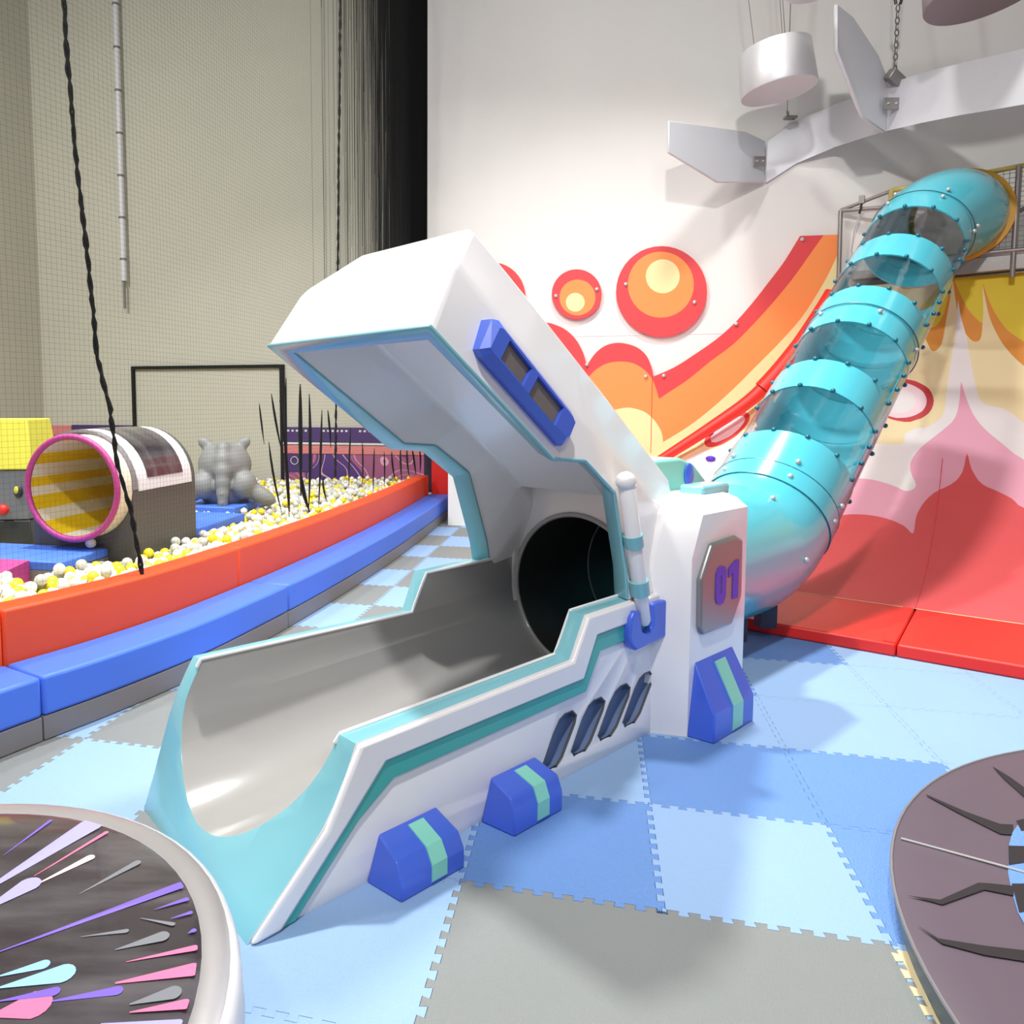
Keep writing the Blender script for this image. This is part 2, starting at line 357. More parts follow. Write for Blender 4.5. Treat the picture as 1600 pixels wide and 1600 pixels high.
# measured outlines of the printed artwork: wall (along wall, height) and ramp (across, up the slope)
WALL={'panel': [(2.466,3.274),(2.089,3.278),(2.024,3.158),(1.932,2.999),(1.799,2.81),(1.663,2.62),(1.47,2.383),(1.273,2.197),(1.042,2.029),(0.837,1.894),(0.613,1.793),(0.589,1.903),(0.531,2.03),(0.423,2.126),(0.252,2.177),(0.098,2.157),(-0.026,2.07),(-0.124,1.928),(-0.136,1.963),(-0.175,2.088),(-0.262,2.237),(-0.387,2.351),(-0.536,2.417),(-0.646,2.436),(-0.801,2.388),(-0.987,2.243),(-1.098,2.021),(-1.134,1.72),(-1.139,0.421),(2.573,0.52)],'orange': [(2.466,3.274),(2.317,3.276),(2.206,3.105),(2.049,2.861),(1.889,2.643),(1.671,2.378),(1.449,2.139),(1.221,1.958),(0.99,1.758),(0.813,1.634),(0.68,1.54),(0.667,1.589),(0.639,1.674),(0.597,1.772),(0.512,1.87),(0.393,1.944),(0.25,1.966),(0.106,1.948),(-0.013,1.883),(-0.097,1.802),(-0.241,1.714),(-0.382,1.418),(-1.146,1.341),(-1.139,0.421),(2.573,0.52)],'cream': [(2.473,3.108),(2.391,2.891),(2.277,2.66),(2.121,2.396),(1.906,2.131),(1.687,1.891),(1.464,1.647),(1.207,1.398),(0.974,1.209),(0.731,1.048),(0.736,1.05),(0.717,1.161),(0.648,1.283),(0.547,1.381),(0.451,1.422),(0.332,1.442),(0.189,1.412),(0.093,1.355),(-0.016,1.271),(-0.229,0.971),(-1.143,0.883),(-1.139,0.421),(2.573,0.52)],'bigr': [(1.161,2.721),(1.157,2.644),(1.142,2.569),(1.115,2.497),(1.078,2.431),(1.031,2.373),(0.975,2.323),(0.911,2.283),(0.842,2.255),(0.768,2.238),(0.692,2.233),(0.615,2.241),(0.539,2.261),(0.467,2.293),(0.4,2.336),(0.34,2.39),(0.288,2.452),(0.245,2.521),(0.214,2.596),(0.194,2.674),(0.186,2.754),(0.191,2.834),(0.207,2.91),(0.236,2.983),(0.275,3.049),(0.325,3.107),(0.383,3.155),(0.447,3.194),(0.518,3.22),(0.592,3.235),(0.668,3.238),(0.744,3.228),(0.818,3.206),(0.888,3.173),(0.953,3.13),(1.012,3.077),(1.062,3.016),(1.103,2.948),(1.133,2.875),(1.153,2.799)],'bigo': [(1.02,2.802),(1.017,2.745),(1.006,2.691),(0.986,2.639),(0.959,2.591),(0.925,2.549),(0.884,2.513),(0.838,2.485),(0.787,2.464),(0.734,2.452),(0.678,2.449),(0.623,2.455),(0.568,2.47),(0.516,2.493),(0.467,2.525),(0.424,2.564),(0.386,2.609),(0.356,2.659),(0.333,2.713),(0.319,2.769),(0.313,2.827),(0.316,2.884),(0.328,2.94),(0.349,2.992),(0.377,3.04),(0.413,3.082),(0.454,3.117),(0.501,3.145),(0.552,3.164),(0.606,3.175),(0.661,3.177),(0.716,3.17),(0.77,3.154),(0.821,3.13),(0.869,3.099),(0.911,3.06),(0.948,3.016),(0.978,2.967),(1.0,2.914),(1.014,2.858)],'bigc': [(0.869,2.898),(0.867,2.869),(0.861,2.841),(0.851,2.815),(0.837,2.79),(0.819,2.768),(0.798,2.75),(0.774,2.736),(0.748,2.725),(0.721,2.719),(0.693,2.718),(0.664,2.721),(0.636,2.729),(0.609,2.741),(0.585,2.758),(0.562,2.777),(0.543,2.801),(0.528,2.826),(0.516,2.854),(0.509,2.883),(0.506,2.912),(0.507,2.942),(0.513,2.97),(0.524,2.997),(0.538,3.021),(0.556,3.043),(0.578,3.061),(0.602,3.075),(0.628,3.085),(0.655,3.091),(0.684,3.092),(0.712,3.088),(0.74,3.08),(0.766,3.068),(0.791,3.052),(0.813,3.032),(0.832,3.009),(0.847,2.983),(0.858,2.956),(0.866,2.927)],'smr': [(0.027,2.729),(0.025,2.686),(0.015,2.643),(-0.0,2.603),(-0.023,2.566),(-0.05,2.533),(-0.083,2.505),(-0.12,2.483),(-0.161,2.467),(-0.203,2.458),(-0.247,2.455),(-0.291,2.46),(-0.335,2.471),(-0.376,2.49),(-0.414,2.514),(-0.449,2.544),(-0.478,2.579),(-0.502,2.618),(-0.52,2.66),(-0.531,2.703),(-0.535,2.748),(-0.532,2.793),(-0.522,2.836),(-0.506,2.876),(-0.483,2.913),(-0.454,2.946),(-0.421,2.974),(-0.383,2.995),(-0.343,3.011),(-0.3,3.019),(-0.256,3.021),(-0.212,3.016),(-0.169,3.004),(-0.129,2.985),(-0.091,2.961),(-0.057,2.931),(-0.028,2.896),(-0.005,2.858),(0.012,2.817),(0.023,2.774)],'smo': [(-0.042,2.696),(-0.044,2.664),(-0.05,2.634),(-0.062,2.605),(-0.078,2.578),(-0.098,2.554),(-0.121,2.534),(-0.148,2.518),(-0.177,2.507),(-0.208,2.5),(-0.239,2.499),(-0.271,2.502),(-0.302,2.51),(-0.332,2.523),(-0.359,2.541),(-0.384,2.562),(-0.405,2.587),(-0.422,2.615),(-0.435,2.645),(-0.442,2.677),(-0.445,2.709),(-0.443,2.741),(-0.436,2.771),(-0.425,2.801),(-0.408,2.827),(-0.388,2.851),(-0.364,2.871),(-0.337,2.886),(-0.308,2.897),(-0.277,2.904),(-0.246,2.905),(-0.214,2.901),(-0.183,2.893),(-0.154,2.88),(-0.127,2.862),(-0.103,2.841),(-0.082,2.816),(-0.065,2.788),(-0.053,2.758),(-0.045,2.727)],'smc': [(-0.16,2.645),(-0.161,2.629),(-0.165,2.612),(-0.171,2.597),(-0.179,2.583),(-0.19,2.571),(-0.202,2.56),(-0.216,2.552),(-0.232,2.546),(-0.248,2.542),(-0.264,2.542),(-0.281,2.543),(-0.297,2.548),(-0.313,2.555),(-0.327,2.564),(-0.34,2.575),(-0.351,2.588),(-0.36,2.603),(-0.367,2.618),(-0.371,2.635),(-0.373,2.652),(-0.372,2.668),(-0.368,2.685),(-0.362,2.7),(-0.353,2.714),(-0.342,2.726),(-0.33,2.737),(-0.316,2.745),(-0.301,2.751),(-0.284,2.754),(-0.268,2.755),(-0.251,2.753),(-0.235,2.749),(-0.22,2.742),(-0.205,2.733),(-0.192,2.722),(-0.181,2.708),(-0.173,2.694),(-0.166,2.678),(-0.162,2.662)],'lfr': [(-0.842,2.744),(-0.847,2.684),(-0.86,2.626),(-0.883,2.571),(-0.914,2.52),(-0.953,2.475),(-1.0,2.437),(-1.052,2.406),(-1.108,2.384),(-1.168,2.372),(-1.23,2.368),(-1.292,2.374),(-1.353,2.39),(-1.411,2.415),(-1.465,2.448),(-1.513,2.489),(-1.554,2.537),(-1.587,2.59),(-1.611,2.648),(-1.626,2.708),(-1.631,2.769),(-1.627,2.83),(-1.612,2.889),(-1.588,2.945),(-1.556,2.996),(-1.515,3.04),(-1.468,3.078),(-1.415,3.107),(-1.358,3.128),(-1.297,3.14),(-1.236,3.142),(-1.174,3.134),(-1.114,3.118),(-1.058,3.093),(-1.005,3.059),(-0.959,3.018),(-0.919,2.971),(-0.886,2.919),(-0.863,2.862),(-0.848,2.804)],'seam': [(0.603,1.808),(0.605,0.925)],'rivets': [(-0.124,1.934),(0.531,1.794),(0.725,1.801),(1.471,2.361),(2.107,3.239),(0.291,2.832),(1.032,2.609),(-0.486,2.727),(-0.027,2.787)]}
RAMP={'yellow': [(0.32,4.701),(1.369,4.603),(1.419,3.145),(0.956,3.822),(0.888,3.879),(0.806,3.973),(0.719,4.133),(0.666,4.273),(0.632,4.383),(0.617,4.4),(0.637,4.048),(0.584,4.075),(0.507,4.193),(0.439,4.351),(0.389,4.484),(0.372,4.536),(0.353,4.366),(0.319,4.126),(0.242,4.001),(0.175,4.077),(0.116,4.215)],'orange': [(0.32,4.701),(1.369,4.603),(1.428,2.497),(0.968,3.573),(0.875,3.688),(0.778,3.849),(0.688,4.077),(0.629,4.346),(0.617,4.4),(0.63,4.168),(0.635,3.899),(0.597,3.84),(0.536,3.886),(0.456,4.049),(0.405,4.312),(0.374,4.485),(0.364,4.274),(0.347,4.072),(0.325,3.832),(0.258,3.758),(0.187,3.893),(0.104,4.016)],'white': [(0.431,4.282),(0.466,4.089),(0.519,3.895),(0.56,3.682),(0.609,3.433),(0.659,3.246),(0.725,3.182),(0.836,3.146),(0.926,3.075),(0.993,2.998),(1.28,2.941),(1.215,-1.187),(-0.416,-2.5),(-2.367,2.422),(-0.555,2.682),(-0.194,2.743),(0.082,2.743),(0.107,2.862),(0.186,2.931),(0.28,2.95),(0.389,3.079),(0.396,3.305),(0.408,3.565),(0.426,3.876),(0.431,4.111)],'whiteleft': [(-2.271,2.146),(-1.99,2.412),(-1.78,2.565),(-1.56,2.662),(-1.305,2.911),(-0.926,2.739),(-0.815,2.135),(-2.033,1.497)],'pink': [(-2.066,1.573),(-0.739,2.155),(-0.317,2.307),(-0.115,2.304),(0.063,2.24),(0.189,2.168),(0.249,2.254),(0.189,2.432),(0.183,2.57),(0.252,2.727),(0.401,2.916),(0.484,3.049),(0.506,3.237),(0.505,3.431),(0.55,3.275),(0.619,3.089),(0.717,2.93),(0.832,2.8),(1.008,2.621),(1.289,2.508),(1.215,-1.187),(-0.416,-2.5)],'red': [(-1.68,0.603),(-0.486,1.542),(-0.383,1.65),(-0.254,1.752),(-0.091,1.784),(0.077,1.75),(0.223,1.653),(0.3,1.546),(0.294,1.815),(0.32,1.998),(0.393,2.168),(0.515,2.306),(0.581,2.459),(0.6,2.666),(0.644,2.493),(0.73,2.324),(0.839,2.241),(0.944,2.154),(1.026,2.049),(1.293,1.977),(1.215,-1.187),(-0.416,-2.5)],'pinkleft': [(-1.657,2.173),(-1.524,2.352),(-1.35,2.611),(-1.069,2.489),(-0.97,2.023),(-1.594,1.951)],'ring1': [(0.305,3.23),(0.304,3.185),(0.294,3.137),(0.276,3.098),(0.25,3.067),(0.217,3.038),(0.178,3.022),(0.136,3.001),(0.09,2.998),(0.043,3.007),(-0.003,3.018),(-0.047,3.036),(-0.086,3.062),(-0.12,3.099),(-0.147,3.139),(-0.165,3.183),(-0.174,3.232),(-0.174,3.276),(-0.164,3.324),(-0.145,3.365),(-0.118,3.403),(-0.082,3.432),(-0.041,3.444),(0.004,3.462),(0.051,3.468),(0.098,3.458),(0.144,3.442),(0.187,3.417),(0.224,3.392),(0.256,3.36),(0.28,3.317),(0.297,3.27)],'ring2': [(0.248,3.231),(0.247,3.189),(0.239,3.156),(0.223,3.121),(0.2,3.098),(0.171,3.076),(0.137,3.059),(0.1,3.047),(0.06,3.044),(0.019,3.041),(-0.021,3.051),(-0.059,3.067),(-0.093,3.09),(-0.122,3.123),(-0.145,3.156),(-0.161,3.192),(-0.169,3.231),(-0.169,3.272),(-0.16,3.306),(-0.143,3.342),(-0.119,3.368),(-0.089,3.394),(-0.053,3.407),(-0.014,3.425),(0.027,3.418),(0.068,3.422),(0.108,3.408),(0.145,3.386),(0.178,3.36),(0.206,3.335),(0.227,3.299),(0.242,3.261)],'ring3': [(0.16,3.234),(0.159,3.205),(0.153,3.178),(0.141,3.153),(0.125,3.131),(0.104,3.114),(0.079,3.102),(0.052,3.098),(0.023,3.092),(-0.006,3.096),(-0.035,3.103),(-0.062,3.114),(-0.087,3.131),(-0.108,3.154),(-0.124,3.175),(-0.136,3.205),(-0.141,3.234),(-0.141,3.262),(-0.134,3.279),(-0.122,3.305),(-0.105,3.327),(-0.084,3.346),(-0.058,3.359),(-0.03,3.365),(-0.001,3.361),(0.029,3.367),(0.058,3.35),(0.085,3.338),(0.109,3.321),(0.129,3.306),(0.144,3.284),(0.155,3.253)],'oval1': [(-1.362,3.071),(-1.35,3.042),(-1.348,3.018),(-1.353,2.982),(-1.365,2.94),(-1.384,2.897),(-1.41,2.852),(-1.44,2.801),(-1.477,2.761),(-1.516,2.726),(-1.557,2.69),(-1.598,2.663),(-1.638,2.648),(-1.676,2.639),(-1.709,2.638),(-1.736,2.646),(-1.757,2.665),(-1.769,2.687),(-1.775,2.721),(-1.771,2.76),(-1.76,2.802),(-1.74,2.846),(-1.713,2.892),(-1.681,2.936),(-1.644,2.978),(-1.603,3.02),(-1.559,3.046),(-1.517,3.07),(-1.476,3.088),(-1.439,3.098),(-1.407,3.098),(-1.381,3.087)],'oval2': [(-1.405,3.034),(-1.396,3.012),(-1.396,2.997),(-1.4,2.968),(-1.41,2.939),(-1.425,2.903),(-1.445,2.869),(-1.47,2.838),(-1.497,2.803),(-1.527,2.773),(-1.559,2.752),(-1.59,2.731),(-1.619,2.715),(-1.646,2.702),(-1.67,2.704),(-1.689,2.705),(-1.704,2.722),(-1.713,2.74),(-1.715,2.759),(-1.711,2.787),(-1.701,2.816),(-1.686,2.852),(-1.665,2.887),(-1.64,2.919),(-1.612,2.955),(-1.582,2.985),(-1.55,3.01),(-1.518,3.026),(-1.487,3.037),(-1.459,3.042),(-1.436,3.049),(-1.418,3.047)],'holds': [(-1.745,2.827),(-1.237,3.426),(-0.94,3.822),(-1.646,2.47)],'seamR': [(0.488,0.063),(0.43,1.119),(0.407,1.885)]}
RAIL=[(0.484,0.719),(0.774,0.917),(1.214,1.226),(1.659,1.573),(2.024,2.019),(2.258,2.395),(2.389,2.636)]

# ------------------------------------------------------------------ room shell (axes turned 13.1 degrees)
RY = -math.radians(13.12)
RX = Vector((math.cos(RY), math.sin(RY), 0)); RN = Vector((-math.sin(RY), math.cos(RY), 0))
def room(u, v, z=0): return RX*u+RN*v+Vector((0, 0, z))
WD = 8.9; WP0 = 10.0
def wall_obj(name, b, m): return tag(box(name, b, m, rot=(0, 0, RY)), kind='structure')
wall_obj('wall_back', (-1.76, 9, WD, WD+.2, -.02, 8.2), 'wall')
wall_obj('wall_left', (-8.6, -8.4, -3, WP0, -.02, 8.2), 'wall_left')
wall_obj('ceiling', (-8.6, 9, -5, WP0+.15, 8.2, 8.4), 'ceil')
floor = wall_obj('floor', (-8.6, 9, -5, WP0+.15, -.2, -.02), 'slab')
# the part of the back wall behind the ball pit is painted cream
tag(box('wall_back_pit', (-8.6, -1.5, WP0, WP0+.15, -.02, 8.2), 'wall_left', rot=(0, 0, RY)), kind='structure')
tag(box('wall_back_upper', (-2.02, -1.76, WD, WD+.2, 1.22, 8.2), 'wall', rot=(0, 0, RY)), kind='structure')
tag(box('wall_back_end', (-2.27, -1.5, WP0-.01, WP0, -.02, 8.2), 'wall', rot=(0, 0, RY)), kind='structure')
tag(box('wall_return', (-1.76, -1.66, WD+.2, WP0, -.02, 8.2), 'wall', rot=(0, 0, RY)), kind='structure')

# ------------------------------------------------------------------ jigsaw floor tiles
TS = .5987; TO = Vector((.1132, 2.198, 0))
def tooth_line(L, n):
    p = L/n; o = [(0, 0)]; h = .0105
    for k in range(n):
        c = (k+.5)*p; w = p*.22; w2 = p*.30
        o += [(c-w, -h), (c-w2, h), (c+w2, h), (c+w, -h)] if k else [(c-w, 0), (c-w2, h), (c+w2, h), (c+w, -h)]
    o[-1] = (o[-1][0], 0)
    return o
def tile_mesh(nc, nr, m, nm):
    a = tooth_line(TS*nc, 10*nc); b = tooth_line(TS*nr, 10*nr); W_ = TS*nc; H_ = TS*nr
    P = [(t, d) for t, d in a]+[(W_+d, t) for t, d in b]+[(W_-(W_-t), H_+d) for t, d in reversed(a+[(W_, 0)])]
    P = P[:-1]+[(d, t) for t, d in reversed(b+[(H_, 0)])][:-1]
    # drop duplicates
    Q = []
    for p in P:
        if not Q or (abs(p[0]-Q[-1][0])+abs(p[1]-Q[-1][1])) > 1e-6: Q.append(p)
    cx, cy = W_/2, H_/2; k = 1-.0016/W_
    Q = [((x-cx)*k+cx, (y-cy)*k+cy) for x, y in Q]
    v, f = prism_xy(Q, -.02, 0)
    me = bpy.data.meshes.new(nm); me.from_pydata(v, [], f)
    bm = bmesh.new(); bm.from_mesh(me); bmesh.ops.recalc_face_normals(bm, faces=bm.faces)
    bmesh.ops.triangulate(bm, faces=[x for x in bm.faces if len(x.verts) > 4]); bm.to_mesh(me); bm.free()
    me.materials.append(M[m]); return me
tiles = {k: tile_mesh(1, 1, k, 'floor_tile') for k in ('lblue', 'dblue', 'gfoam')}
big = tile_mesh(2, 2, 'gfoam', 'floor_tile')
tile_root = empty('floor_tiles_origin', TO, RY); bpy.data.objects.remove(tile_root)
def put_tile(me, c, r):
    o = bpy.data.objects.new('floor_tile', me); COL.objects.link(o); o.parent = floor
    o.matrix_parent_inverse = Matrix.Rotation(RY, 4, 'Z').inverted()
    o.matrix_basis = Matrix.Translation(TO) @ Matrix.Rotation(RY, 4, 'Z') @ Matrix.Translation((c*TS, r*TS, 0))
def bench_x(y):
    P = [(-2.6, 1.6), (-1.775, 3.02), (-1.677, 3.17), (-1.459, 3.48), (-1.26, 3.8), (-.88, 4.875), (-.673, 5.457), (-.251, 7.03), (.37, 10.2)]
    for (x0, y0), (x1, y1) in zip(P, P[1:]):
        if y <= y1: return x0+(x1-x0)*(y-y0)/(y1-y0)
    return P[-1][0]
over = {(2, 0): 'dblue', (2, 1): 'dblue', (2, 2): 'lblue', (3, 3): 'lblue', (3, 1): 'lblue', (-1, -1): 'lblue', (-1, -2): 'lblue', (0, 3): 'lblue'}
for c in range(-8, 8):
    for r in range(-3, 14):
        if c in (0, 1) and r in (-1, -2): continue
        cc = TO+RX*((c+.5)*TS)+RN*((r+.5)*TS)
        if cc.y < .9 or cc.x < bench_x(cc.y)-.35 or abs(cc.x) > cc.y*.95+.9: continue
        n = (cc.x-3)*.627+(cc.y-5.3)*.779
        if n > -.55: 
            if c > 0: continue
        if c < 0: k = 'gfoam' if (c+r) % 2 == 0 else 'lblue'
        else: k = 'dblue' if (c+r) % 2 == 0 else 'lblue'
        k = over.get((c, r), k)
        if c > 2 and r > 0: k = 'lblue'
        put_tile(tiles[k], c, r)
put_tile(big, 0, -2)
# beige edging pieces beside the large grey mat
v, f = prism_xy([(2*TS+.006, -1.2*TS), (2*TS+.035, -1.2*TS), (2*TS+.035, -.02), (2*TS+.006, -.02)], -.0195, .002)
o = mesh('edging_strip', v, f, 'beige'); o.parent = floor
o.matrix_parent_inverse = Matrix.Rotation(RY, 4, 'Z').inverted(); o.matrix_basis = Matrix.Translation(TO) @ Matrix.Rotation(RY, 4, 'Z')
tv = []
for k in range(11):
    y = -.05-k*TS/10
    tv.append(prism_xy([(2*TS+.01, y-.012), (2*TS-.012, y-.017), (2*TS-.012, y+.017), (2*TS+.01, y+.012)], -.0195, .0022))
V, F = merge(tv); o = mesh('edging_teeth', V, F, 'beige'); o.parent = floor
o.matrix_parent_inverse = Matrix.Rotation(RY, 4, 'Z').inverted(); o.matrix_basis = Matrix.Translation(TO) @ Matrix.Rotation(RY, 4, 'Z')

# ------------------------------------------------------------------ the space slide (local x along the slide, y across, z up)
SO = Vector((-.4822, 1.9249, 0)); SR = math.radians(41.3)
slide = empty('play_slide', SO, SR, 'white and aqua spaceship slide with open canopy, grey trough and number 01 on its side', 'slide')
def wd_(z): return .87+.085*z
U0, UZ, UR = .45, .55, .385
def crv(P, k=4):
    out = []
    for i in range(len(P)-1):
        a = P[max(i-1, 0)]; b = P[i]; c = P[i+1]; d = P[min(i+2, len(P)-1)]
        for j in range(k):
            t = j/k
            out.append(tuple(.5*((2*b[q])+(-a[q]+c[q])*t+(2*a[q]-5*b[q]+4*c[q]-d[q])*t*t+(-a[q]+3*b[q]-3*c[q]+d[q])*t**3) for q in range(len(b))))
    out.append(P[-1]); return out
FR = crv([(0, 0), (.125, .112), (.25, .235), (.322, .345), (.372, .455)], 2)
FL = crv([(.05, 0), (.098, .125), (.142, .25), (.195, .385), (.272, .512)], 2)
PBR = FR+[(1.405, .475), (1.497, .637), (2.06, .645), (2.06, 0)]
PBL = FL+[(1.31, .50), (1.40, .672), (2.06, .682), (2.06, 0)]
NS = 8; V = []; n = len(PBR)
for i in range(NS+1):
    t = i/NS
    for (a, z), (a2, z2) in zip(PBR, PBL):
        zz = z*(1-t)+z2*t; V.append((a*(1-t)+a2*t, wd_(z2)*t, zz))
F = [tuple(range(n)), tuple(range(NS*n, NS*n+n))[::-1]]+[(i*n+k, i*n+(k+1) % n, (i+1)*n+(k+1) % n, (i+1)*n+k) for i in range(NS) for k in range(n)]
body = mesh('temp', V, F, [])
# U-shaped cutter, a little lower at the open end
def ctr(a): t = a/2.05; return (.464-.014*t, .472+.078*t)
seg = 44; V = []; n = seg+3
for a in (-.35, 2.4):
    cb, cz = ctr(a)
    V += [(a, y, z) for y, z in [(cb-UR, .99)]+[(cb+UR*math.cos(PI+PI*k/seg), cz+UR*math.sin(PI+PI*k/seg)) for k in range(seg+1)]+[(cb+UR, .99)]]
f = [tuple(range(n)), tuple(range(2*n-1, n-1, -1))]+[(i, (i+1) % n, n+(i+1) % n, n+i) for i in range(n)]
cuts = [temp(V, f)]
CAPS = [[(1.265, .066), (1.246, .09), (1.314, .205), (1.349, .248), (1.38, .262), (1.43, .262), (1.458, .236), (1.45, .206), (1.37, .089), (1.335, .064)],
        [(1.444, .072), (1.425, .095), (1.497, .211), (1.535, .252), (1.57, .266), (1.622, .266), (1.651, .241), (1.639, .207), (1.558, .098), (1.52, .070)],
        [(1.623, .080), (1.603, .106), (1.684, .226), (1.724, .265), (1.76, .278), (1.804, .278), (1.835, .252), (1.826, .216), (1.74, .106), (1.696, .078)],
        [(1.80, .087), (1.782, .112), (1.866, .235), (1.905, .275), (1.94, .288), (1.985, .288), (2.012, .262), (2.005, .231), (1.918, .116), (1.874, .086)]]
for c in CAPS:
    vv, ff = prism_xz(c, -.05, .035); cuts.append(temp(vv, ff))
boolean(body, cuts)
for p in body.data.polygons:
    c = p.center; nn = p.normal; cb, cz = ctr(c.x); d = math.hypot(c.y-cb, c.z-cz)
    k = 0
    inside = (d < UR+.004 and c.z <= cz+.01) or (c.z > cz-.01 and abs(abs(c.y-cb)-UR) < .004)
    if inside and abs(nn.x) < .3: k = 2
    elif .0005 < c.y < .0355 and c.z < .3 and c.x > 1.2: k = 3
    elif abs(nn.y) < .5 and nn.z > -.5 and c.x < 2.05: k = 1
    p.material_index = k
for _ in range(4): body.data.materials.append(M['white'])
md = body.modifiers.new('b', 'BEVEL'); md.width = .009; md.segments = 2; md.limit_method = 'ANGLE'; md.angle_limit = math.radians(35)
apply_mods(body)
parts = split_by_material(body, ['body_shell', 'rim', 'trough', 'vent'], ['white', 'cyan', 'trough', 'vent'], slide)
tag(parts['rim'], 'aqua painted edge around the slide trough'); tag(parts['trough'], 'glossy grey slide trough'); tag(parts['vent'], 'row of four slanted slate blue vents')
# dark rims inside vents
for c in CAPS:
    tube('vent_rim', [(x, .004, z) for x, z in c], .006, 'dgrey', slide, 6, close=True)
# pale bead along trough edges
for sgn, line in ((-1, [(.352, .43), (.372, .455), (1.405, .475), (1.497, .637), (2.04, .645)]), (1, [(.256, .485), (.272, .512), (1.31, .50), (1.40, .672), (2.04, .682)])):
    Q = []
    for (a, z), (a2, z2) in zip(line, line[1:]):
        for k in range(5): t = k/5; Q.append((a+(a2-a)*t, z+(z2-z)*t))
    Q.append(line[-1]); pts = []
    for a, z in Q:
        cb, cz = ctr(a); dz_ = min(0, z-cz); pts.append((a, cb+sgn*math.sqrt(UR**2-dz_**2), z+.004))
    tube('trough_bead', pts, .0075, 'white', slide, 6)
# proud white collar and the sea-green stripe on the near side
def band(name, outer, inner, y0, y1, m, bev=.008):
    n = len(outer); V = []; F = []
    for i in range(n-1):
        poly = [outer[i], outer[i+1], inner[i+1], inner[i]]
        k = len(V)
        V += [(x, y0, z) for x, z in poly]+[(x, y1, z) for x, z in poly]
        F += [(k, k+1, k+2, k+3), (k+7, k+6, k+5, k+4), (k, k+4, k+5, k+1), (k+2, k+6, k+7, k+3)]
        if i == 0: F.append((k, k+3, k+7, k+4))
        if i == n-2: F.append((k+1, k+5, k+6, k+2))
    o = mesh(name, V, F, m, slide)
    bm = bmesh.new(); bm.from_mesh(o.data); bmesh.ops.remove_doubles(bm, verts=bm.verts, dist=1e-4); bmesh.ops.recalc_face_normals(bm, faces=bm.faces); bm.to_mesh(o.data); bm.free()
    bevel(o, bev); return o
co = [(.004, .002), (.25, .228), (.375, .452), (1.407, .470), (1.50, .632), (2.04, .640)]
ci = [(.105, .002), (.335, .228), (.478, .378), (1.145, .385), (1.475, .385), (1.562, .545), (1.83, .552)]
ci = [(.100, .002), (.335, .228), (.478, .372), (1.478, .382), (1.562, .543), (2.04, .552)]
cg = [(.148, .002), (.375, .218), (.512, .303), (1.504, .324), (1.597, .470), (2.04, .482)]
band('collar', co, ci, -.022, .003, 'white', .011)
g = band('side_stripe', ci, cg, -.012, .003, 'green', .005); tag(g, 'sea-green stripe along the side')

# canopy shell
R_ = [(.67, 1.72), (1.29, 1.268), (1.49, 1.25), (1.69, 1.11), (1.785, .77), (1.80, .645)]
E_ = [(.82, 1.946), (1.27, 1.605), (1.52, 1.417), (1.75, 1.265), (1.96, 1.125), (2.27, .885)]
T_ = [(1.05, 2.12), (1.45, 1.84), (1.65, 1.695), (1.87, 1.535), (2.15, 1.325), (2.43, 1.12)]
I_ = [(.745, 1.69), (1.31, 1.295), (1.505, 1.28), (1.725, 1.135), (1.825, .78), (1.84, .645)]
J_ = [(.92, 1.86), (1.37, 1.52), (1.57, 1.38), (1.75, 1.24), (1.95, 1.05), (2.05, .95)]
V = []; 
def addp(path, b):
    k = len(V)
    for a, z in path: V.append((a, b, z))
    m_ = len(V)
    for a, z in path: V.append((a, wd_(z)-b, z))
    return k, m_
F = []; MI = []
rR, rL = addp(R_, 0.0); eR, eL = addp(E_, .045); tR, tL = addp(T_, .2)
iR, iL = addp(I_, .085); jR, jL = addp(J_, .22)
bR, bL = addp([(2.06, .645)], 0.0)
xR, xL = addp([(2.05, .645)], .075)
yR, yL = addp([(2.05, 1.15)], .22)
def q(*ix, m=0): F.append(ix); MI.append(m)
for k in range(5):
    q(rR+k, rR+k+1, eR+k+1, eR+k); q(rL+k, eL+k, eL+k+1, rL+k+1)
    q(eR+k, eR+k+1, tR+k+1, tR+k); q(eL+k, tL+k, tL+k+1, eL+k+1)
    q(tR+k, tR+k+1, tL+k+1, tL+k)
    q(iR+k, jR+k, jR+k+1, iR+k+1, m=1); q(iL+k, iL+k+1, jL+k+1, jL+k, m=1)
    if k < 4: q(jR+k, jL+k, jL+k+1, jR+k+1, m=1)
q(jR+4, jL+4, yL, yR, m=1)
q(jR+4, yR, jR+5, m=1); q(jL+4, jL+5, yL, m=1)
q(rR+5, bR, eR+5); q(rL+5, eL+5, bL)
q(rR, eR, eL, rL); q(eR, tR, tL, eL)
q(iR, iL, jL, jR, m=1)
q(iR+5, jR+5, xR, m=1); q(iL+5, xL, jL+5, m=1)
can = mesh('temp', V, F, [], mi=None)
can.data.polygons.foreach_set('material_index', MI)
for _ in range(2): can.data.materials.append(M['white'])
# rebuild separately so each part keeps clean normals
def sub(name, sel, m, bev):
    fs = [F[i] for i in range(len(F)) if MI[i] == sel]
    o = mesh(name, V, fs, m, slide)
    bm = bmesh.new(); bm.from_mesh(o.data)
    bmesh.ops.delete(bm, geom=[x for x in bm.verts if not x.link_faces], context='VERTS')
    bmesh.ops.recalc_face_normals(bm, faces=bm.faces); bm.to_mesh(o.data); bm.free()
    if bev: bevel(o, bev, 3, 15)
    return o
bpy.data.objects.remove(can)
tag(sub('canopy', 0, 'white', .028), 'raised white canopy hood')
tag(sub('canopy_lining', 1, 'white', .02), 'white lining under the canopy')
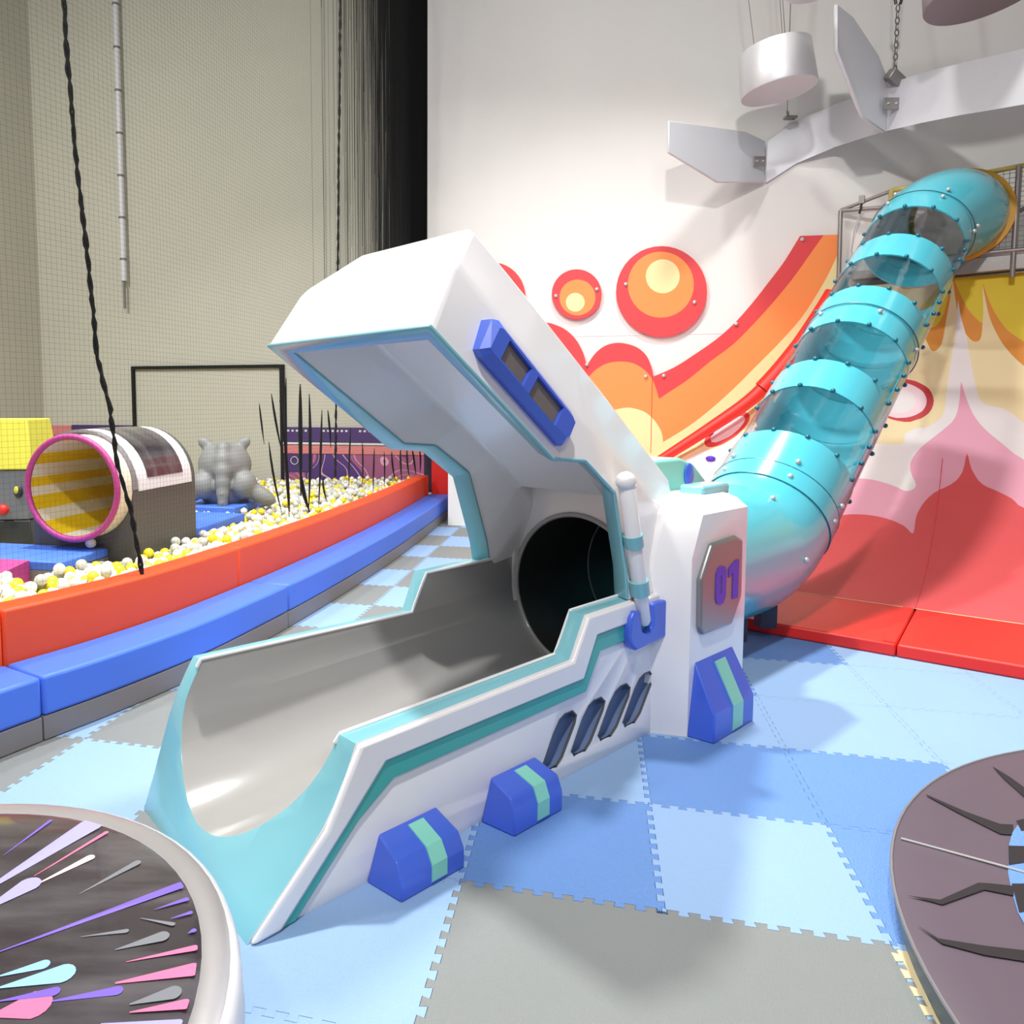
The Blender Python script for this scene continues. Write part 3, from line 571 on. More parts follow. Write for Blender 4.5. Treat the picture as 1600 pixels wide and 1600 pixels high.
# aqua rim of the canopy
V2 = []; F2 = []
RV = [(a, 0.0, z) for a, z in R_]; IV = [(a, .088, z) for a, z in I_]
RW = [(a, wd_(z), z) for a, z in R_]; IW = [(a, wd_(z)-.088, z) for a, z in I_]
V2 = RV+IV+RW+IW
for k in range(5):
    F2 += [(k, k+1, 6+k+1, 6+k), (12+k, 18+k, 18+k+1, 12+k+1)]
F2.append((0, 6, 18, 12))
o = mesh('canopy_rim', V2, F2, 'cyan', slide)
md = o.modifiers.new('s', 'SOLIDIFY'); md.thickness = .016; md.offset = 0; bevel(o, .005)
tag(o, 'aqua edge around the canopy opening')

# back plate with the round tunnel mouth
poly = [(.03, .3), (wd_(.3)-.03, .3), (wd_(.9)-.03, .9), (wd_(1.2)-.18, 1.2), (.18, 1.2), (.03, .9)]
v = [(2.04, y, z) for y, z in poly]+[(2.075, y, z) for y, z in poly]; n = len(poly)
f = [tuple(range(n)), tuple(range(2*n-1, n-1, -1))]+[(i, (i+1) % n, n+(i+1) % n, n+i) for i in range(n)]
bp_ = mesh('back_plate', v, f, 'white', slide)
cv, cf = cyl_cut('c', 'x', UR, 1.9, 2.3, (U0, UZ)); boolean(bp_, [temp(cv, cf)])
ringpts = [(2.04, U0+UR*math.cos(2*PI*k/48), UZ+UR*math.sin(2*PI*k/48)) for k in range(48)]
ringpts = [p for p in ringpts if p[2] > UZ-.02]
tube('mouth_bead', [(2.036, U0+UR*math.cos(2*PI*k/64), UZ+UR*math.sin(2*PI*k/64)) for k in range(64)], .013, 'trough', slide, 8, close=True)
# inside of the tunnel mouth, its shade painted near-black
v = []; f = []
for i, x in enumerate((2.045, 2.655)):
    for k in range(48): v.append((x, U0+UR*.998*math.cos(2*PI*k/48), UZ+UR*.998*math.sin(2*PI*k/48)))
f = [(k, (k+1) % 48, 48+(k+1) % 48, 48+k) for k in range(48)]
tag(mesh('tunnel_shade', v, f, 'black', slide, smooth=True), 'tunnel mouth at the top of the trough, its shade painted dark')

# console block with bevelled corners
def loft(rings):
    n = len(rings[0]); V = [p for r in rings for p in r]; F = []
    for i in range(len(rings)-1):
        for k in range(n): F.append((i*n+k, i*n+(k+1) % n, (i+1)*n+(k+1) % n, (i+1)*n+k))
    F.append(tuple(range(n))[::-1]); F.append(tuple((len(rings)-1)*n+k for k in range(n)))
    return V, F
wl_ = 1.03
def ringz(z, d, ia, ib):
    # d: how far the front bevel moves back, ia / ib insets
    return [(2.0+d+ia, 0.0+ib, z), (2.09+d+ia, -.13+ib, z), (2.60-ia, -.13+ib, z), (2.68-ia, -.05+ib, z), (2.68-ia, wl_-ib, z), (2.60-ia, wl_+.08-ib, z), (2.09+d+ia, wl_+.08-ib, z), (2.0+d+ia, wl_-.05-ib, z)]
v, f = loft([ringz(0, 0, 0, 0), ringz(.80, 0, 0, 0), ringz(.985, .085, 0, 0), ringz(1.03, .12, .03, .04), ringz(1.045, .15, .05, .07)])
con = mesh('temp', v, f, [])
cv, cf = cyl_cut('c', 'x', UR, 1.7, 3.2, (U0, UZ))
inner = [(1.9, .06), (2.075, .06), (2.075, .82), (1.9, .82)]
v2, f2 = prism_xy(inner, .15, 1.2)
boolean(con, [temp(cv, cf), temp(v2, f2)])
con.name = 'console'; con.parent = slide; con.data.materials.append(M['white']); bevel(con, .02, 3)
tag(con, 'white console block holding the tube')

# number plaque 01
PQ = [(2.225, .855), (2.45, .865), (2.515, .84), (2.521, .569), (2.434, .446), (2.165, .449), (2.135, .49), (2.128, .706)]
v, f = prism_xz(PQ, -.155, -.125); pq = mesh('number_plaque', v, f, 'plaque', slide); bevel(pq, .014, 3)
tag(pq, 'silver eight-sided plaque reading 01 in purple')
def text_obj(txt, size, m, parent, loc, rot, ext=.002, sx=1):
    cu = bpy.data.curves.new('numerals', 'FONT'); cu.body = txt; cu.size = size; cu.extrude = ext; cu.offset = .006*size/.2
    cu.align_x = 'CENTER'; cu.align_y = 'CENTER'
    t = bpy.data.objects.new('numerals', cu); COL.objects.link(t)
    dg = bpy.context.evaluated_depsgraph_get(); dg.update()
    me = bpy.data.meshes.new_from_object(t.evaluated_get(dg)); bpy.data.objects.remove(t)
    o = link('numerals', me, parent); me.materials.clear(); me.materials.append(M[m]); o.location = loc; o.rotation_euler = rot; o.scale = (sx, 1, 1)
    return o
zo = [(2.255, .60), (2.27, .575), (2.30, .565), (2.33, .57), (2.350, .60), (2.350, .715), (2.335, .738), (2.305, .745), (2.272, .738), (2.255, .715)]
zi = [(2.298, .615), (2.306, .615), (2.309, .625), (2.309, .692), (2.305, .70), (2.299, .70), (2.295, .692), (2.295, .625)]
def flatnum(outl, hole=None):
    vo, F_, mi_ = art(outl, [hole] if hole else [])
    F_ = [f_ for f_, k_ in zip(F_, mi_) if k_ == 0]
    return [(x, -.1575, z) for x, z in vo], F_
one = [(2.415, .572), (2.470, .572), (2.470, .752), (2.44, .752), (2.372, .722), (2.372, .680), (2.415, .695)]
a_, b_ = merge([flatnum(zo, zi), flatnum(one)])
t = mesh('numerals', a_, b_, 'purple', pq); tag(t, 'purple numerals 01')
sl_ = t.modifiers.new('s', 'SOLIDIFY'); sl_.thickness = .003; sl_.offset = 0

# hydraulic strut and its blue bracket
BR = [(1.79, .605), (1.765, .575), (1.755, .50), (1.775, .455), (1.807, .432), (2.06, .444), (2.06, .614), (1.925, .612), (1.935, .52), (1.915, .495), (1.88, .488), (1.855, .505), (1.845, .53), (1.83, .60)]
v, f = prism_xz(BR, -.045, 0.0); o = mesh('strut_bracket', v, f, 'blue', slide); bevel(o, .01, 2, 50); tag(o, 'blue bracket holding the strut')
s0 = Vector((1.885, -.03, .53)); s1 = Vector((1.70, -.045, 1.16))
strut = tube('strut', [s0+(s1-s0)*t for t in (0, .03, .97, 1)], [.02, .03, .036, .02], 'white', slide, 16)
for t0, t1 in ((.22, .32), (.56, .64)):
    tag(tube('strut_ring', [s0+(s1-s0)*t0, s0+(s1-s0)*t1], .041, 'cyan', strut, 16), 'aqua ring on the strut')
v, f = [], []
bm = bmesh.new(); bmesh.ops.create_icosphere(bm, subdivisions=3, radius=.042); me = bpy.data.meshes.new('strut_cap'); bm.to_mesh(me); bm.free()
me.polygons.foreach_set('use_smooth', [True]*len(me.polygons)); link('strut_cap', me, strut, ['white'], loc=tuple(s1))

# blue side panel with two smoked windows on the canopy
ax = Vector((1.334-.88, 0, 1.332-1.637)).normalized(); 
fr = empty('temp'); bpy.data.objects.remove(fr)
def on_side(poly, y0, y1, inset=0): return prism_xz(poly, y0, y1)
OUT = [(.872, 1.655), (.885, 1.632), (1.31, 1.318), (1.345, 1.332), (1.392, 1.408), (1.365, 1.448), (.965, 1.755), (.932, 1.758)]
OUT2 = [(.90, 1.66), (.912, 1.645), (1.31, 1.35), (1.33, 1.355), (1.362, 1.405), (1.345, 1.43), (.965, 1.725), (.945, 1.728)]
n = 8
V3 = [(x, .06, z) for x, z in OUT]+[(x, -.02, z) for x, z in OUT]+[(x, -.045, z) for x, z in OUT2]
F3 = [tuple(range(8))]+[(i, (i+1) % n, n+(i+1) % n, n+i) for i in range(n)]+[(n+i, n+(i+1) % n, 2*n+(i+1) % n, 2*n+i) for i in range(n)]+[tuple(range(16, 24))[::-1]]
vp = mesh('side_light', V3, F3, 'blue', slide)
wins = [[(.995, 1.690), (.950, 1.625), (1.065, 1.535), (1.112, 1.597)], [(1.145, 1.572), (1.095, 1.508), (1.245, 1.395), (1.292, 1.460)]]
cc_ = []
for w in wins:
    a_, b_ = prism_xz(w, -.06, -.022); cc_.append(temp(a_, b_))
boolean(vp, cc_); tag(vp, 'blue bevelled panel with two smoked windows')
for w in wins:
    a_, b_ = prism_xz([(x*.985+.015*sum(p[0] for p in w)/4, z*.985+.015*sum(p[1] for p in w)/4) for x, z in w], -.030, -.015)
    tag(mesh('smoked_window', a_, b_, 'window_brown', vp), 'smoked brown window')

# three blue foot blocks with a mint stripe
def foot(a0, a1, yb, ridge_z, c1y, c1z, c2y, c2z, name='foot_block', la=.0, m0=None):
    """a0,a1 length at the ridge; profile (y,z) from the wall outwards"""
    prof = [(yb, ridge_z), (yb-c1y, c1z), (yb-c2y, c2z), (yb-c2y, 0), (yb, 0)]
    offs = [(.0, .0), (-.03, -.01), (-.03, -.01), (-.03, -.01), (-.05, .02)]
    V = [(a0+offs[i][0], y, z) for i, (y, z) in enumerate(prof)]+[(a1+offs[i][1], y, z) for i, (y, z) in enumerate(prof)]
    n = 5
    F = [tuple(range(n)), tuple(range(2*n-1, n-1, -1))]+[(i, (i+1) % n, n+(i+1) % n, n+i) for i in range(n)]
    o = mesh(name, V, F, 'blue', slide); bevel(o, .007)
    L = a1-a0; s0_, s1_ = a0+L*.42+(m0 or 0), a0+L*.68+(m0 or 0)
    pr = [(yb-.02, ridge_z-(ridge_z-c1z)*.15), (yb-c1y, c1z), (yb-c2y, c2z), (yb-c2y, .012)]
    h = .004
    V = []; 
    for s in (s0_, s1_):
        sh = -.02
        for i, (y, z) in enumerate(pr):
            x = s+(-.012 if i else 0)
            V.append((x, y-h, z+h)); 
        for i, (y, z) in enumerate(pr):
            x = s+(-.012 if i else 0)
            V.append((x, y+.008, z-.008))
    F = []
    for i in range(3): F += [(i, i+1, 8+i+1, 8+i), (4+i, 12+i, 12+i+1, 4+i+1), (i, 4+i, 4+i+1, i+1), (8+i, 8+i+1, 12+i+1, 12+i)]
    F += [(0, 8, 12, 4), (3, 7, 15, 11)]
    tag(mesh('mint_stripe', V, F, 'mint', o), 'mint stripe over the block')
    tag(o, 'blue foot block with a mint stripe')
foot(.457, .699, 0, .138, .12, .112, .148, .065)
foot(.962, 1.203, 0, .148, .12, .128, .142, .075)
foot(2.138, 2.49, -.128, .33, .108, .145, .118, .125)
# pieces standing on the console roof
o = box('roof_box', (2.42, 2.68, .0, .13, 1.03, 1.085), 'cyan', slide, .015); tag(o, 'pale aqua raised box on the console roof')
v, f = prism_xz([(2.40, 1.0), (2.30, 1.20), (2.56, 1.203), (2.69, 1.166), (2.83, 1.066), (2.66, 1.0)], .2, .5); o = mesh('roof_fin', v, f, 'mint', slide); bevel(o, .015)
tag(o, 'mint green fin block on the console roof')
bm = bmesh.new(); bmesh.ops.create_uvsphere(bm, u_segments=20, v_segments=12, radius=1); me = bpy.data.meshes.new('fin_oval')
bmesh.ops.scale(bm, vec=(.045, .012, .06), verts=bm.verts); bm.to_mesh(me); bm.free(); me.polygons.foreach_set('use_smooth', [True]*len(me.polygons))
link('fin_oval', me, o, ['blue'], loc=(2.63, .195, 1.115))

# ------------------------------------------------------------------ tube slide
Aw = Vector((math.cos(SR), math.sin(SR), 0)); Bw = Vector((-math.sin(SR), math.cos(SR), 0))
def sw(a, b, z): return SO+Aw*a+Bw*b+Vector((0, 0, z))
th_ = math.atan(.78); tu = (math.cos(th_), math.sin(th_)); tb = (4.785, 1.252)
RA = -math.radians(38.8); RMv = Vector((math.cos(RA), math.sin(RA), 0)); RNv = Vector((-math.sin(RA), math.cos(RA), 0))
RO = Vector((3.0, 5.3, 0))
def rw(m, n, z): return RO+RMv*m+RNv*n+Vector((0, 0, z))
path = []   # (s, point, tangent, side)
def add(s, p, t, sd=None): path.append((s, p, t.normalized(), (sd or Bw).normalized()))
for a in (2.66, 2.9, 3.15, 3.4, 3.62): add(a-3.62-1.42, sw(a, .45, .55), Aw)
# elbow
p0 = Vector((3.62, .55)); p1 = Vector((3.886, .55)); p2 = Vector((tb[0]+tu[0]*-.86, tb[1]+tu[1]*-.86))
for k in range(1, 9):
    t = k/9; q_ = p0*(1-t)**2+p1*2*t*(1-t)+p2*t*t; d = (p1-p0)*(1-t)+(p2-p1)*t
    add(-1.42+.56*t, sw(q_.x, .45, q_.y), Aw*d.x+Vector((0, 0, d.y)))
TD = Aw*tu[0]+Vector((0, 0, tu[1]))
for k in range(0, 38):
    s = -.86+k*.1
    if s > 2.79: break
    add(s, sw(tb[0]+tu[0]*s, .45, tb[1]+tu[1]*s), TD)
ps = sw(tb[0]+tu[0]*2.8, .45, tb[1]+tu[1]*2.8); pe = rw(.40, 2.97, 3.285)
dl = (pe-ps).length
c1 = ps+TD*dl*.45; c2 = pe-RNv*dl*.4
for k in range(0, 9):
    t = k/8; q_ = ps*(1-t)**3+c1*3*t*(1-t)**2+c2*3*t*t*(1-t)+pe*t**3
    d = (c1-ps)*(1-t)**2+(c2-c1)*2*t*(1-t)+(pe-c2)*t*t
    add(2.8+dl*t, q_, d, Bw*(1-t)+(-RMv)*t)
SEND = 2.8+dl
def frame(s):
    for (s0, a, ta, sa), (s1, b, tb_, sb) in zip(path, path[1:]):
        if s0 <= s <= s1+1e-6:
            t = (s-s0)/(s1-s0) if s1 > s0 else 0
            T = (ta*(1-t)+tb_*t).normalized(); S = (sa*(1-t)+sb*t); S = (S-T*S.dot(T)).normalized()
            return a*(1-t)+b*t, T, S, (S.cross(T)*-1 if S.cross(T).z < 0 else S.cross(T)).normalized()
    return frame(path[-1][0]) if s > path[0][0] else frame(path[0][0])
tubeo = empty('tube_slide', sw(3.6, .45, 0), 0, 'turquoise tube slide with clear windows climbing to the net platform', 'tube slide')
torig = tubeo.location.copy()
TL = True
def shell(name, s0, s1, r, th, ph0, ph1, m, seg=48, label=None):
    ss = [s0]+[p[0] for p in path if s0+.01 < p[0] < s1-.01]+[s1]
    full = abs(ph1-ph0-360) < 1
    nk = max(3, int(seg*(ph1-ph0)/360)); V = []
    cols = nk if full else nk+1
    for s in ss:
        P, T, S, Uv = frame(s)
        for rr in (r, r-th):
            for k in range(cols):
                a = math.radians(ph0+(ph1-ph0)*k/nk)
                V.append(P+Uv*(rr*math.cos(a))+S*(rr*math.sin(a))-torig)
    F = []
    row = 2*cols
    for i in range(len(ss)-1):
        for k in range(cols if full else cols-1):
            k2 = (k+1) % cols
            F.append((i*row+k, i*row+k2, (i+1)*row+k2, (i+1)*row+k))
            F.append((i*row+cols+k, (i+1)*row+cols+k, (i+1)*row+cols+k2, i*row+cols+k2))
        if not full:
            for k in (0, cols-1): F.append((i*row+k, (i+1)*row+k, (i+1)*row+cols+k, i*row+cols+k))
    for i in (0, len(ss)-1):
        for k in range(cols if full else cols-1):
            k2 = (k+1) % cols; F.append((i*row+k, i*row+k2, i*row+cols+k2, i*row+cols+k))
    o = mesh(name, V, F, m, tubeo, smooth=35)
    if label: tag(o, label)
    return o
R0 = .405
def opaque(s0, s1, r=R0): return shell('tube_section', s0, s1, r, .012, 0, 360, 'teal')
opaque(-2.38, -1.425, .413); shell('black_and_shade', -2.37, -.92, .388, .004, 0, 360, 'black'); opaque(-1.425, -.905, .413); opaque(-.90, -.745, .418); opaque(-.74, -.44, .410)  # near-black inner skin paints the shade inside the turquoise tube
opaque(.06, .375); opaque(.865, 1.095); opaque(1.10, 1.36); opaque(1.83, 2.16); opaque(2.63, 2.86); opaque(2.865, SEND, .40)
for s0, s1 in ((-.45, .07), (.365, .875), (1.35, 1.84), (2.15, 2.64)):
    shell('clear_window', s0, s1, R0-.006, .004, -90, 90, 'clear', label='clear plastic upper half of the tube')
    if s0 < 2: shell('half_pipe', s0, s1, R0-.002, .01, 90, 270, 'teal')
    else: shell('clear_window', s0, s1, R0-.006, .004, 90, 270, 'clear')
    for sg in (-90, 90):
        shell('side_flange', s0+.02, s1-.02, R0+.014, .03, sg-2.2, sg+2.2, 'clear', seg=240)
for s in (-.90, -.743, 1.0975, 2.8625):
    P, T, S, Uv = frame(s); rr = R0+.011
    tube('seam_ring', [P+Uv*(rr*math.cos(2*PI*k/64))+S*(rr*math.sin(2*PI*k/64))-torig for k in range(64)], .0045, 'tealbolt', tubeo, 6, close=True)
bmm = bmesh.new(); bmesh.ops.create_icosphere(bmm, subdivisions=2, radius=.0175)
bt = bpy.data.meshes.new('bolt'); bmm.to_mesh(bt); bmm.free(); bt.materials.append(M['tealbolt']); bt.polygons.foreach_set('use_smooth', [True]*len(bt.polygons))
bw = bt.copy(); bw.materials.clear(); bw.materials.append(M['wbolt'])
def bolt(me, s, ph, r=R0+.006):
    P, T, S, Uv = frame(s); a = math.radians(ph)
    o = bpy.data.objects.new('bolt', me); COL.objects.link(o); o.parent = tubeo
    o.location = P+Uv*(r*math.cos(a))+S*(r*math.sin(a))-torig
for s in (-.44, .06, .375, .865, 1.36, 1.83, 2.16, 2.63):
    for ph in range(-87-30, 100, 30): bolt(bt, s+(-.012 if s in (-.44, .375, 1.36, 2.16) and False else 0), ph+(-3 if ph else 0)-3+3)
for s0, s1 in ((-.44, .06), (.375, .865), (1.36, 1.83), (2.16, 2.63)):
    for t in (.33, .67):
        for ph in (-90, 90): bolt(bt, s0+(s1-s0)*t, ph, R0+.016)
for s in (-.68, -.82, -1.30, 1.05, 2.82, 2.93):
    for ph in (-92, -33, 27, 87): bolt(bw, s, ph, R0+.012)
# stubby legs of the tube
for a in (3.35, 3.75):
    P = sw(a, .45-.18, 0)-torig; box('support_foot', (P.x-.05, P.x+.05, P.y-.05, P.y+.05, .08, .26), 'navy', tubeo)
# ochre ring pad at the top
V = []; 
n = 48
for (ro, ri, y) in ((.435, .37, -.03), (.435, .37, .05)):
    for r_ in (ro, ri):
        for k in range(n):
            a = 2*PI*k/n; V.append(rw(.41+r_*math.cos(a), 2.95+y, 3.285+r_*math.sin(a))-torig)
F = []
for k in range(n):
    k2 = (k+1) % n
    F += [(k, k2, n+k2, n+k), (2*n+k, 3*n+k, 3*n+k2, 2*n+k2), (k, 2*n+k, 2*n+k2, k2), (n+k, n+k2, 3*n+k2, 3*n+k)]
V = [v for v in V]
tag(mesh('ring_pad', V, F, 'yring', tubeo, smooth=35), 'ochre ring around the upper tube mouth')

# ------------------------------------------------------------------ curved printed ramp
ARC = [0]
PR0 = [(0, .08), (.4, .10), (.9, .18), (1.4, .33), (1.85, .54), (2.2, .80), (2.38, 1.0), (2.58, 1.30), (2.76, 1.65), (2.92, 2.08), (3.06, 2.58), (3.10, 2.72)]
for (a, b), (c, d) in zip(PR0, PR0[1:]): ARC.append(ARC[-1]+math.hypot(c-a, d-b))
def prof(t):
    t = max(0, min(ARC[-1], t))
    for i in range(len(ARC)-1):
        if t <= ARC[i+1]+1e-9:
            k = (t-ARC[i])/(ARC[i+1]-ARC[i])
            return PR0[i][0]*(1-k)+PR0[i+1][0]*k, PR0[i][1]*(1-k)+PR0[i+1][1]*k
    return PR0[-1]
TOP = ARC[-1]
def wallm(n):   # m where the ramp meets the back wall
    return (WD-.03-RO.dot(RN)-n*RNv.dot(RN))/RMv.dot(RN)
cap = lambda P: [(x, min(max(y, -.0), TOP)) for x, y in P]
lb = [(wallm(prof(t)[0]), t) for t in [TOP*k/24 for k in range(25)]]
lb = [(max(x, -2.55), t) for x, t in lb]
outline = [(2.6, 0), (2.6, TOP)]+[(x, t) for x, t in reversed(lb)]
def ext(P):  # clamp printed shapes to the sheet
    return [(min(max(x, -5.9), 2.59), min(max(y, .001), TOP-.001)) for x, y in P]
def cr(P, k=6):
    out = []
    for i in range(len(P)-1):
        a = P[max(i-1, 0)]; b = P[i]; c = P[i+1]; d = P[min(i+2, len(P)-1)]
        for j in range(k):
            t = j/k
            out.append(tuple(.5*((2*b[q])+(-a[q]+c[q])*t+(2*a[q]-5*b[q]+4*c[q]-d[q])*t*t+(-a[q]+3*b[q]-3*c[q]+d[q])*t**3) for q in range(len(b))))
    out.append(P[-1]); return out
RL = dict(RAMP)
RL['yellow'] = RL['yellow'][:3]+cr(RL['yellow'][3:], 4); RL['orange'] = RL['orange'][:3]+cr(RL['orange'][3:], 4)
WT1 = cr(RL['white'][0:10], 3); WT2 = cr(RL['white'][14:], 3); PKC = cr(RL['pink'][2:-2], 3); RDC = cr(RL['red'][1:-2], 3)
WP = dict(WALL)
WP['panel'] = WALL['panel'][:1]+cr(WALL['panel'][1:11], 3)+cr(WALL['panel'][10:18], 4)[1:]+cr(WALL['panel'][17:23], 4)[1:]+WALL['panel'][23:]
WP['orange'] = WALL['orange'][:1]+cr(WALL['orange'][1:11], 3)+cr(WALL['orange'][10:20], 3)[1:]+WALL['orange'][20:]
WP['cream'] = cr(WALL['cream'][:10], 3)+cr(WALL['cream'][10:18], 3)+WALL['cream'][18:]
layers = [ext(RL['orange'][:2]+[(2.58, TOP-.01), (2.58, 2.2)]+RL['orange'][2:]),
          ext(RL['yellow'][:2]+[(2.57, TOP-.012), (2.57, 2.9)]+RL['yellow'][2:])]
wp = [p for p in RL['white'] if p[1] > .5 or p[0] > 3]
def lower(P, lo=.01, xr=2.56, xl=-5.5):
    """close a printed hill: keep its upper outline and run it down to the foot of the ramp"""
    Q = [p for p in P if p[1] > 1.0]
    return Q
W1 = [(-.75, .02)]+WT2+WT1+[(1.3, 2.95), (1.5, 3.1), (1.7, 3.7), (1.9, 3.1), (2.55, 2.95), (2.55, .02)]
WL = [(-3.6, .02), (-3.6, 1.4), (-2.8, 1.9)]+RL['whiteleft'][:6]+[(-.745, 2.7), (-.745, .02)]
PK = [(-.755, .015), (-.755, 2.14)]+PKC+[(1.6, 2.5), (1.75, 2.9), (1.9, 2.5), (2.54, 2.3), (2.54, .015)]
PL = [(-3.5, .014), (-3.3, .8), (-2.5, 1.3), (-1.9, 1.9)]+RL['pinkleft'][:3]+[(-1.1, 2.45), (-.75, 2.14), (-.75, .014)]
RD = [(-3.4, .012), (-2.7, .4), (-1.7, 1.0), (-1.0, 1.3)]+RDC+[(1.6, 1.95), (1.75, 2.4), (1.9, 1.95), (2.53, 1.7), (2.53, .012)]
layers += [W1, WL, PK, PL, RD, RL['ring1'], RL['ring2'], RL['ring3'], RL['oval1'], RL['oval2']]
lm = ['r_cream', 'r_orange', 'r_yellow', 'r_white', 'r_white', 'r_pink', 'r_lpink', 'r_red', 'r_dred', 'r_lpink', 'r_white', 'a_red', 'r_lpink']
gl = [[(-5.8, t), (2.59, t)] for t in ARC[1:-1]]
vo, F, MI = art(outline, layers, gl)
V = []
for x, y in vo:
    n_, z_ = prof(y); V.append((x, n_, z_))
k = len(V)
me_o = mesh('printed_ramp', V, F, [M[x] for x in lm], None, smooth=25, loc=tuple(RO), rot=(0, 0, RA))
# material indices survive because mats list is unique by name except repeats: remap
names = [m.name for m in me_o.data.materials]
me_o.data.polygons.foreach_set('material_index', [names.index(M[lm[i]].name) for i in MI])
me_o.data.update()
tag(me_o, 'curved vinyl ramp printed with red, pink and white flames under the tube slide', 'ramp')
for x0 in (.47,):
    pts = [(x0-.03*(t/1.6), *prof(t)) for t in [i*.2 for i in range(14)]]
    tube('panel_seam', [(x, n_-.001, z_+.001) for x, n_, z_ in pts], .003, 'a_red', me_o, 4)
# side body under the ramp
body_side = [(p[0], p[1]-.02) for p in PR0]+[(2.70, .0), (0, 0)]
# purple holds
for (m_, t_) in RL['holds']:
    n_, z_ = prof(t_); bmh = bmesh.new(); bmesh.ops.create_icosphere(bmh, subdivisions=2, radius=.05)
    bmesh.ops.scale(bmh, vec=(1.1, .7, .6), verts=bmh.verts)
    me = bpy.data.meshes.new('climbing_hold'); bmh.to_mesh(me); bmh.free(); me.polygons.foreach_set('use_smooth', [True]*len(me.polygons))
    link('climbing_hold', me, me_o, ['hold'], loc=(m_, n_-.02, z_+.01))
# red foam pipe along the wall joint
rp = [(x, z) for x, z in RAIL]
rp = [(.15, .48)]+rp
lowp = rp[:7]; upp = rp[5:]
fr_ = tag(empty('foam_rail', (0, 0, 0), RY), 'red foam pipe rail where the ramp meets the white wall', 'rail')
def rp3(P): return [(x, WD-.24, z) for x, z in P]
P3 = cr(rp3(rp), 6); cut = 6*4+1
q1 = Vector(P3[cut-1]).lerp(Vector(P3[cut]), .88)
tube('foam_pipe', P3[:cut]+[tuple(q1)], [.035+.04*i/cut for i in range(cut+1)], 'red', fr_, 14); 
q0 = Vector(P3[cut]); tube('foam_pipe', [P3[cut]]+P3[cut+1:], .092, 'red', fr_, 14)

# ------------------------------------------------------------------ red floor mats in front of the ramp
def mat_pad(x0, x1, y0, y1, z1, label, seamx=None):
    o = tag(box('crash_mat', (x0, x1, y0, y1, .0, z1), 'red', None, .012, tuple(RO), (0, 0, RA)), label, 'mat', 'red crash mats along the foot of the ramp')
    return o
mm = mat_pad(-1.75, .468, -.96, .02, .078, 'red vinyl floor mat under the tube slide, beside the number 01 console')
fl = box('seam_flap', (.40, .463, -.94, .01, .0785, .0815), 'red', mm)
mat_pad(.474, 2.5, -.96, .02, .078, 'red vinyl floor mat at the far right below the red flames')

# ------------------------------------------------------------------ platform, netting and frames at the top
plat = tag(empty('net_platform', tuple(RO), RA), 'steel platform with netting panels at the top of the tube slide', 'platform')
PN = 3.0
def pipe(name, pts, r, m='steel'): return tube(name, pts, r, m, plat, 8)
box('beam', (-.10, 2.5, PN-.04, PN+.03, 2.735, 2.875), 'steel', plat, .006)
box('deck', (-.50, 2.5, PN+.03, PN+.55, 2.79, 2.87), 'steel', plat)
pipe('rail_pipe', [(-.62, PN, 3.515), (-.17, PN, 3.635)], .018)
pipe('rail_pipe', [(-.62, PN, 3.51), (.2, PN, 3.45)], .02)
pipe('post', [(-.61, PN, 2.735), (-.62, PN, 3.515)], .022)
pipe('post', [(.0, PN, 2.77), (.0, PN, 3.57)], .02)
pipe('post', [(.84, PN-.05, 2.66), (.84, PN-.05, 3.67)], .022)
pipe('post', [(2.0, PN, 2.66), (2.0, PN, 3.67)], .022)
pipe('bottom_pipe', [(.1, PN-.06, 2.915), (2.5, PN-.06, 2.89)], .02)
pipe('brace', [(.65, PN+.3, 3.22), (1.5, PN+.35, 3.68)], .02)
tag(pipe('top_rail', [(-.17, PN, 3.64), (.85, PN, 3.68), (2.5, PN, 3.68)], .024, 'ypad'), 'yellow padded top rail')
pipe('top_rail', [(-.17, PN, 3.21), (-.17, PN, 3.65)], .024, 'ypad')
pv = []
CM, CZ_, CR_ = .41, 3.285, .43
for i in range(int((2.45+.17)/.045)):
    x = -.17+i*.045
    if abs(x-CM) < CR_-.02:
        h = math.sqrt(CR_**2-(x-CM)**2)
        for z0, z1 in ((2.91, CZ_-h), (CZ_+h, 3.65)):
            if z1 > z0: pv.append(tube_vf([(x, PN, z0), (x, PN, z1)], .0028, 4))
    else: pv.append(tube_vf([(x, PN, 2.91), (x, PN, 3.65)], .0028, 4))
for i in range(17):
    z = 2.91+i*.045
    if abs(z-CZ_) < CR_-.02:
        h = math.sqrt(CR_**2-(z-CZ_)**2)
        if CM-h > -.17: pv.append(tube_vf([(-.17, PN, z), (CM-h, PN, z)], .0028, 4))
        pv.append(tube_vf([(CM+h, PN, z), (2.45, PN, z)], .0028, 4))
    else: pv.append(tube_vf([(-.17, PN, z), (2.45, PN, z)], .0028, 4))
v, f = merge(pv); tag(mesh('netting', v, f, 'netw', plat), kind='stuff')
# hanging strap with a buckle on the left rail
tube('strap', [(-.42, PN-.03, 3.565), (-.44, PN-.03, 3.445)], .012, 'black', plat, 6)
tube('strap', [(-.44, PN-.03, 3.445), (-.48, PN-.03, 3.28), (-.50, PN-.03, 3.08), (-.47, PN-.03, 2.98)], .006, 'wbolt', plat, 6)
box('clamp', (-.45, -.40, PN-.05, PN, 3.545, 3.625), 'steel', plat)

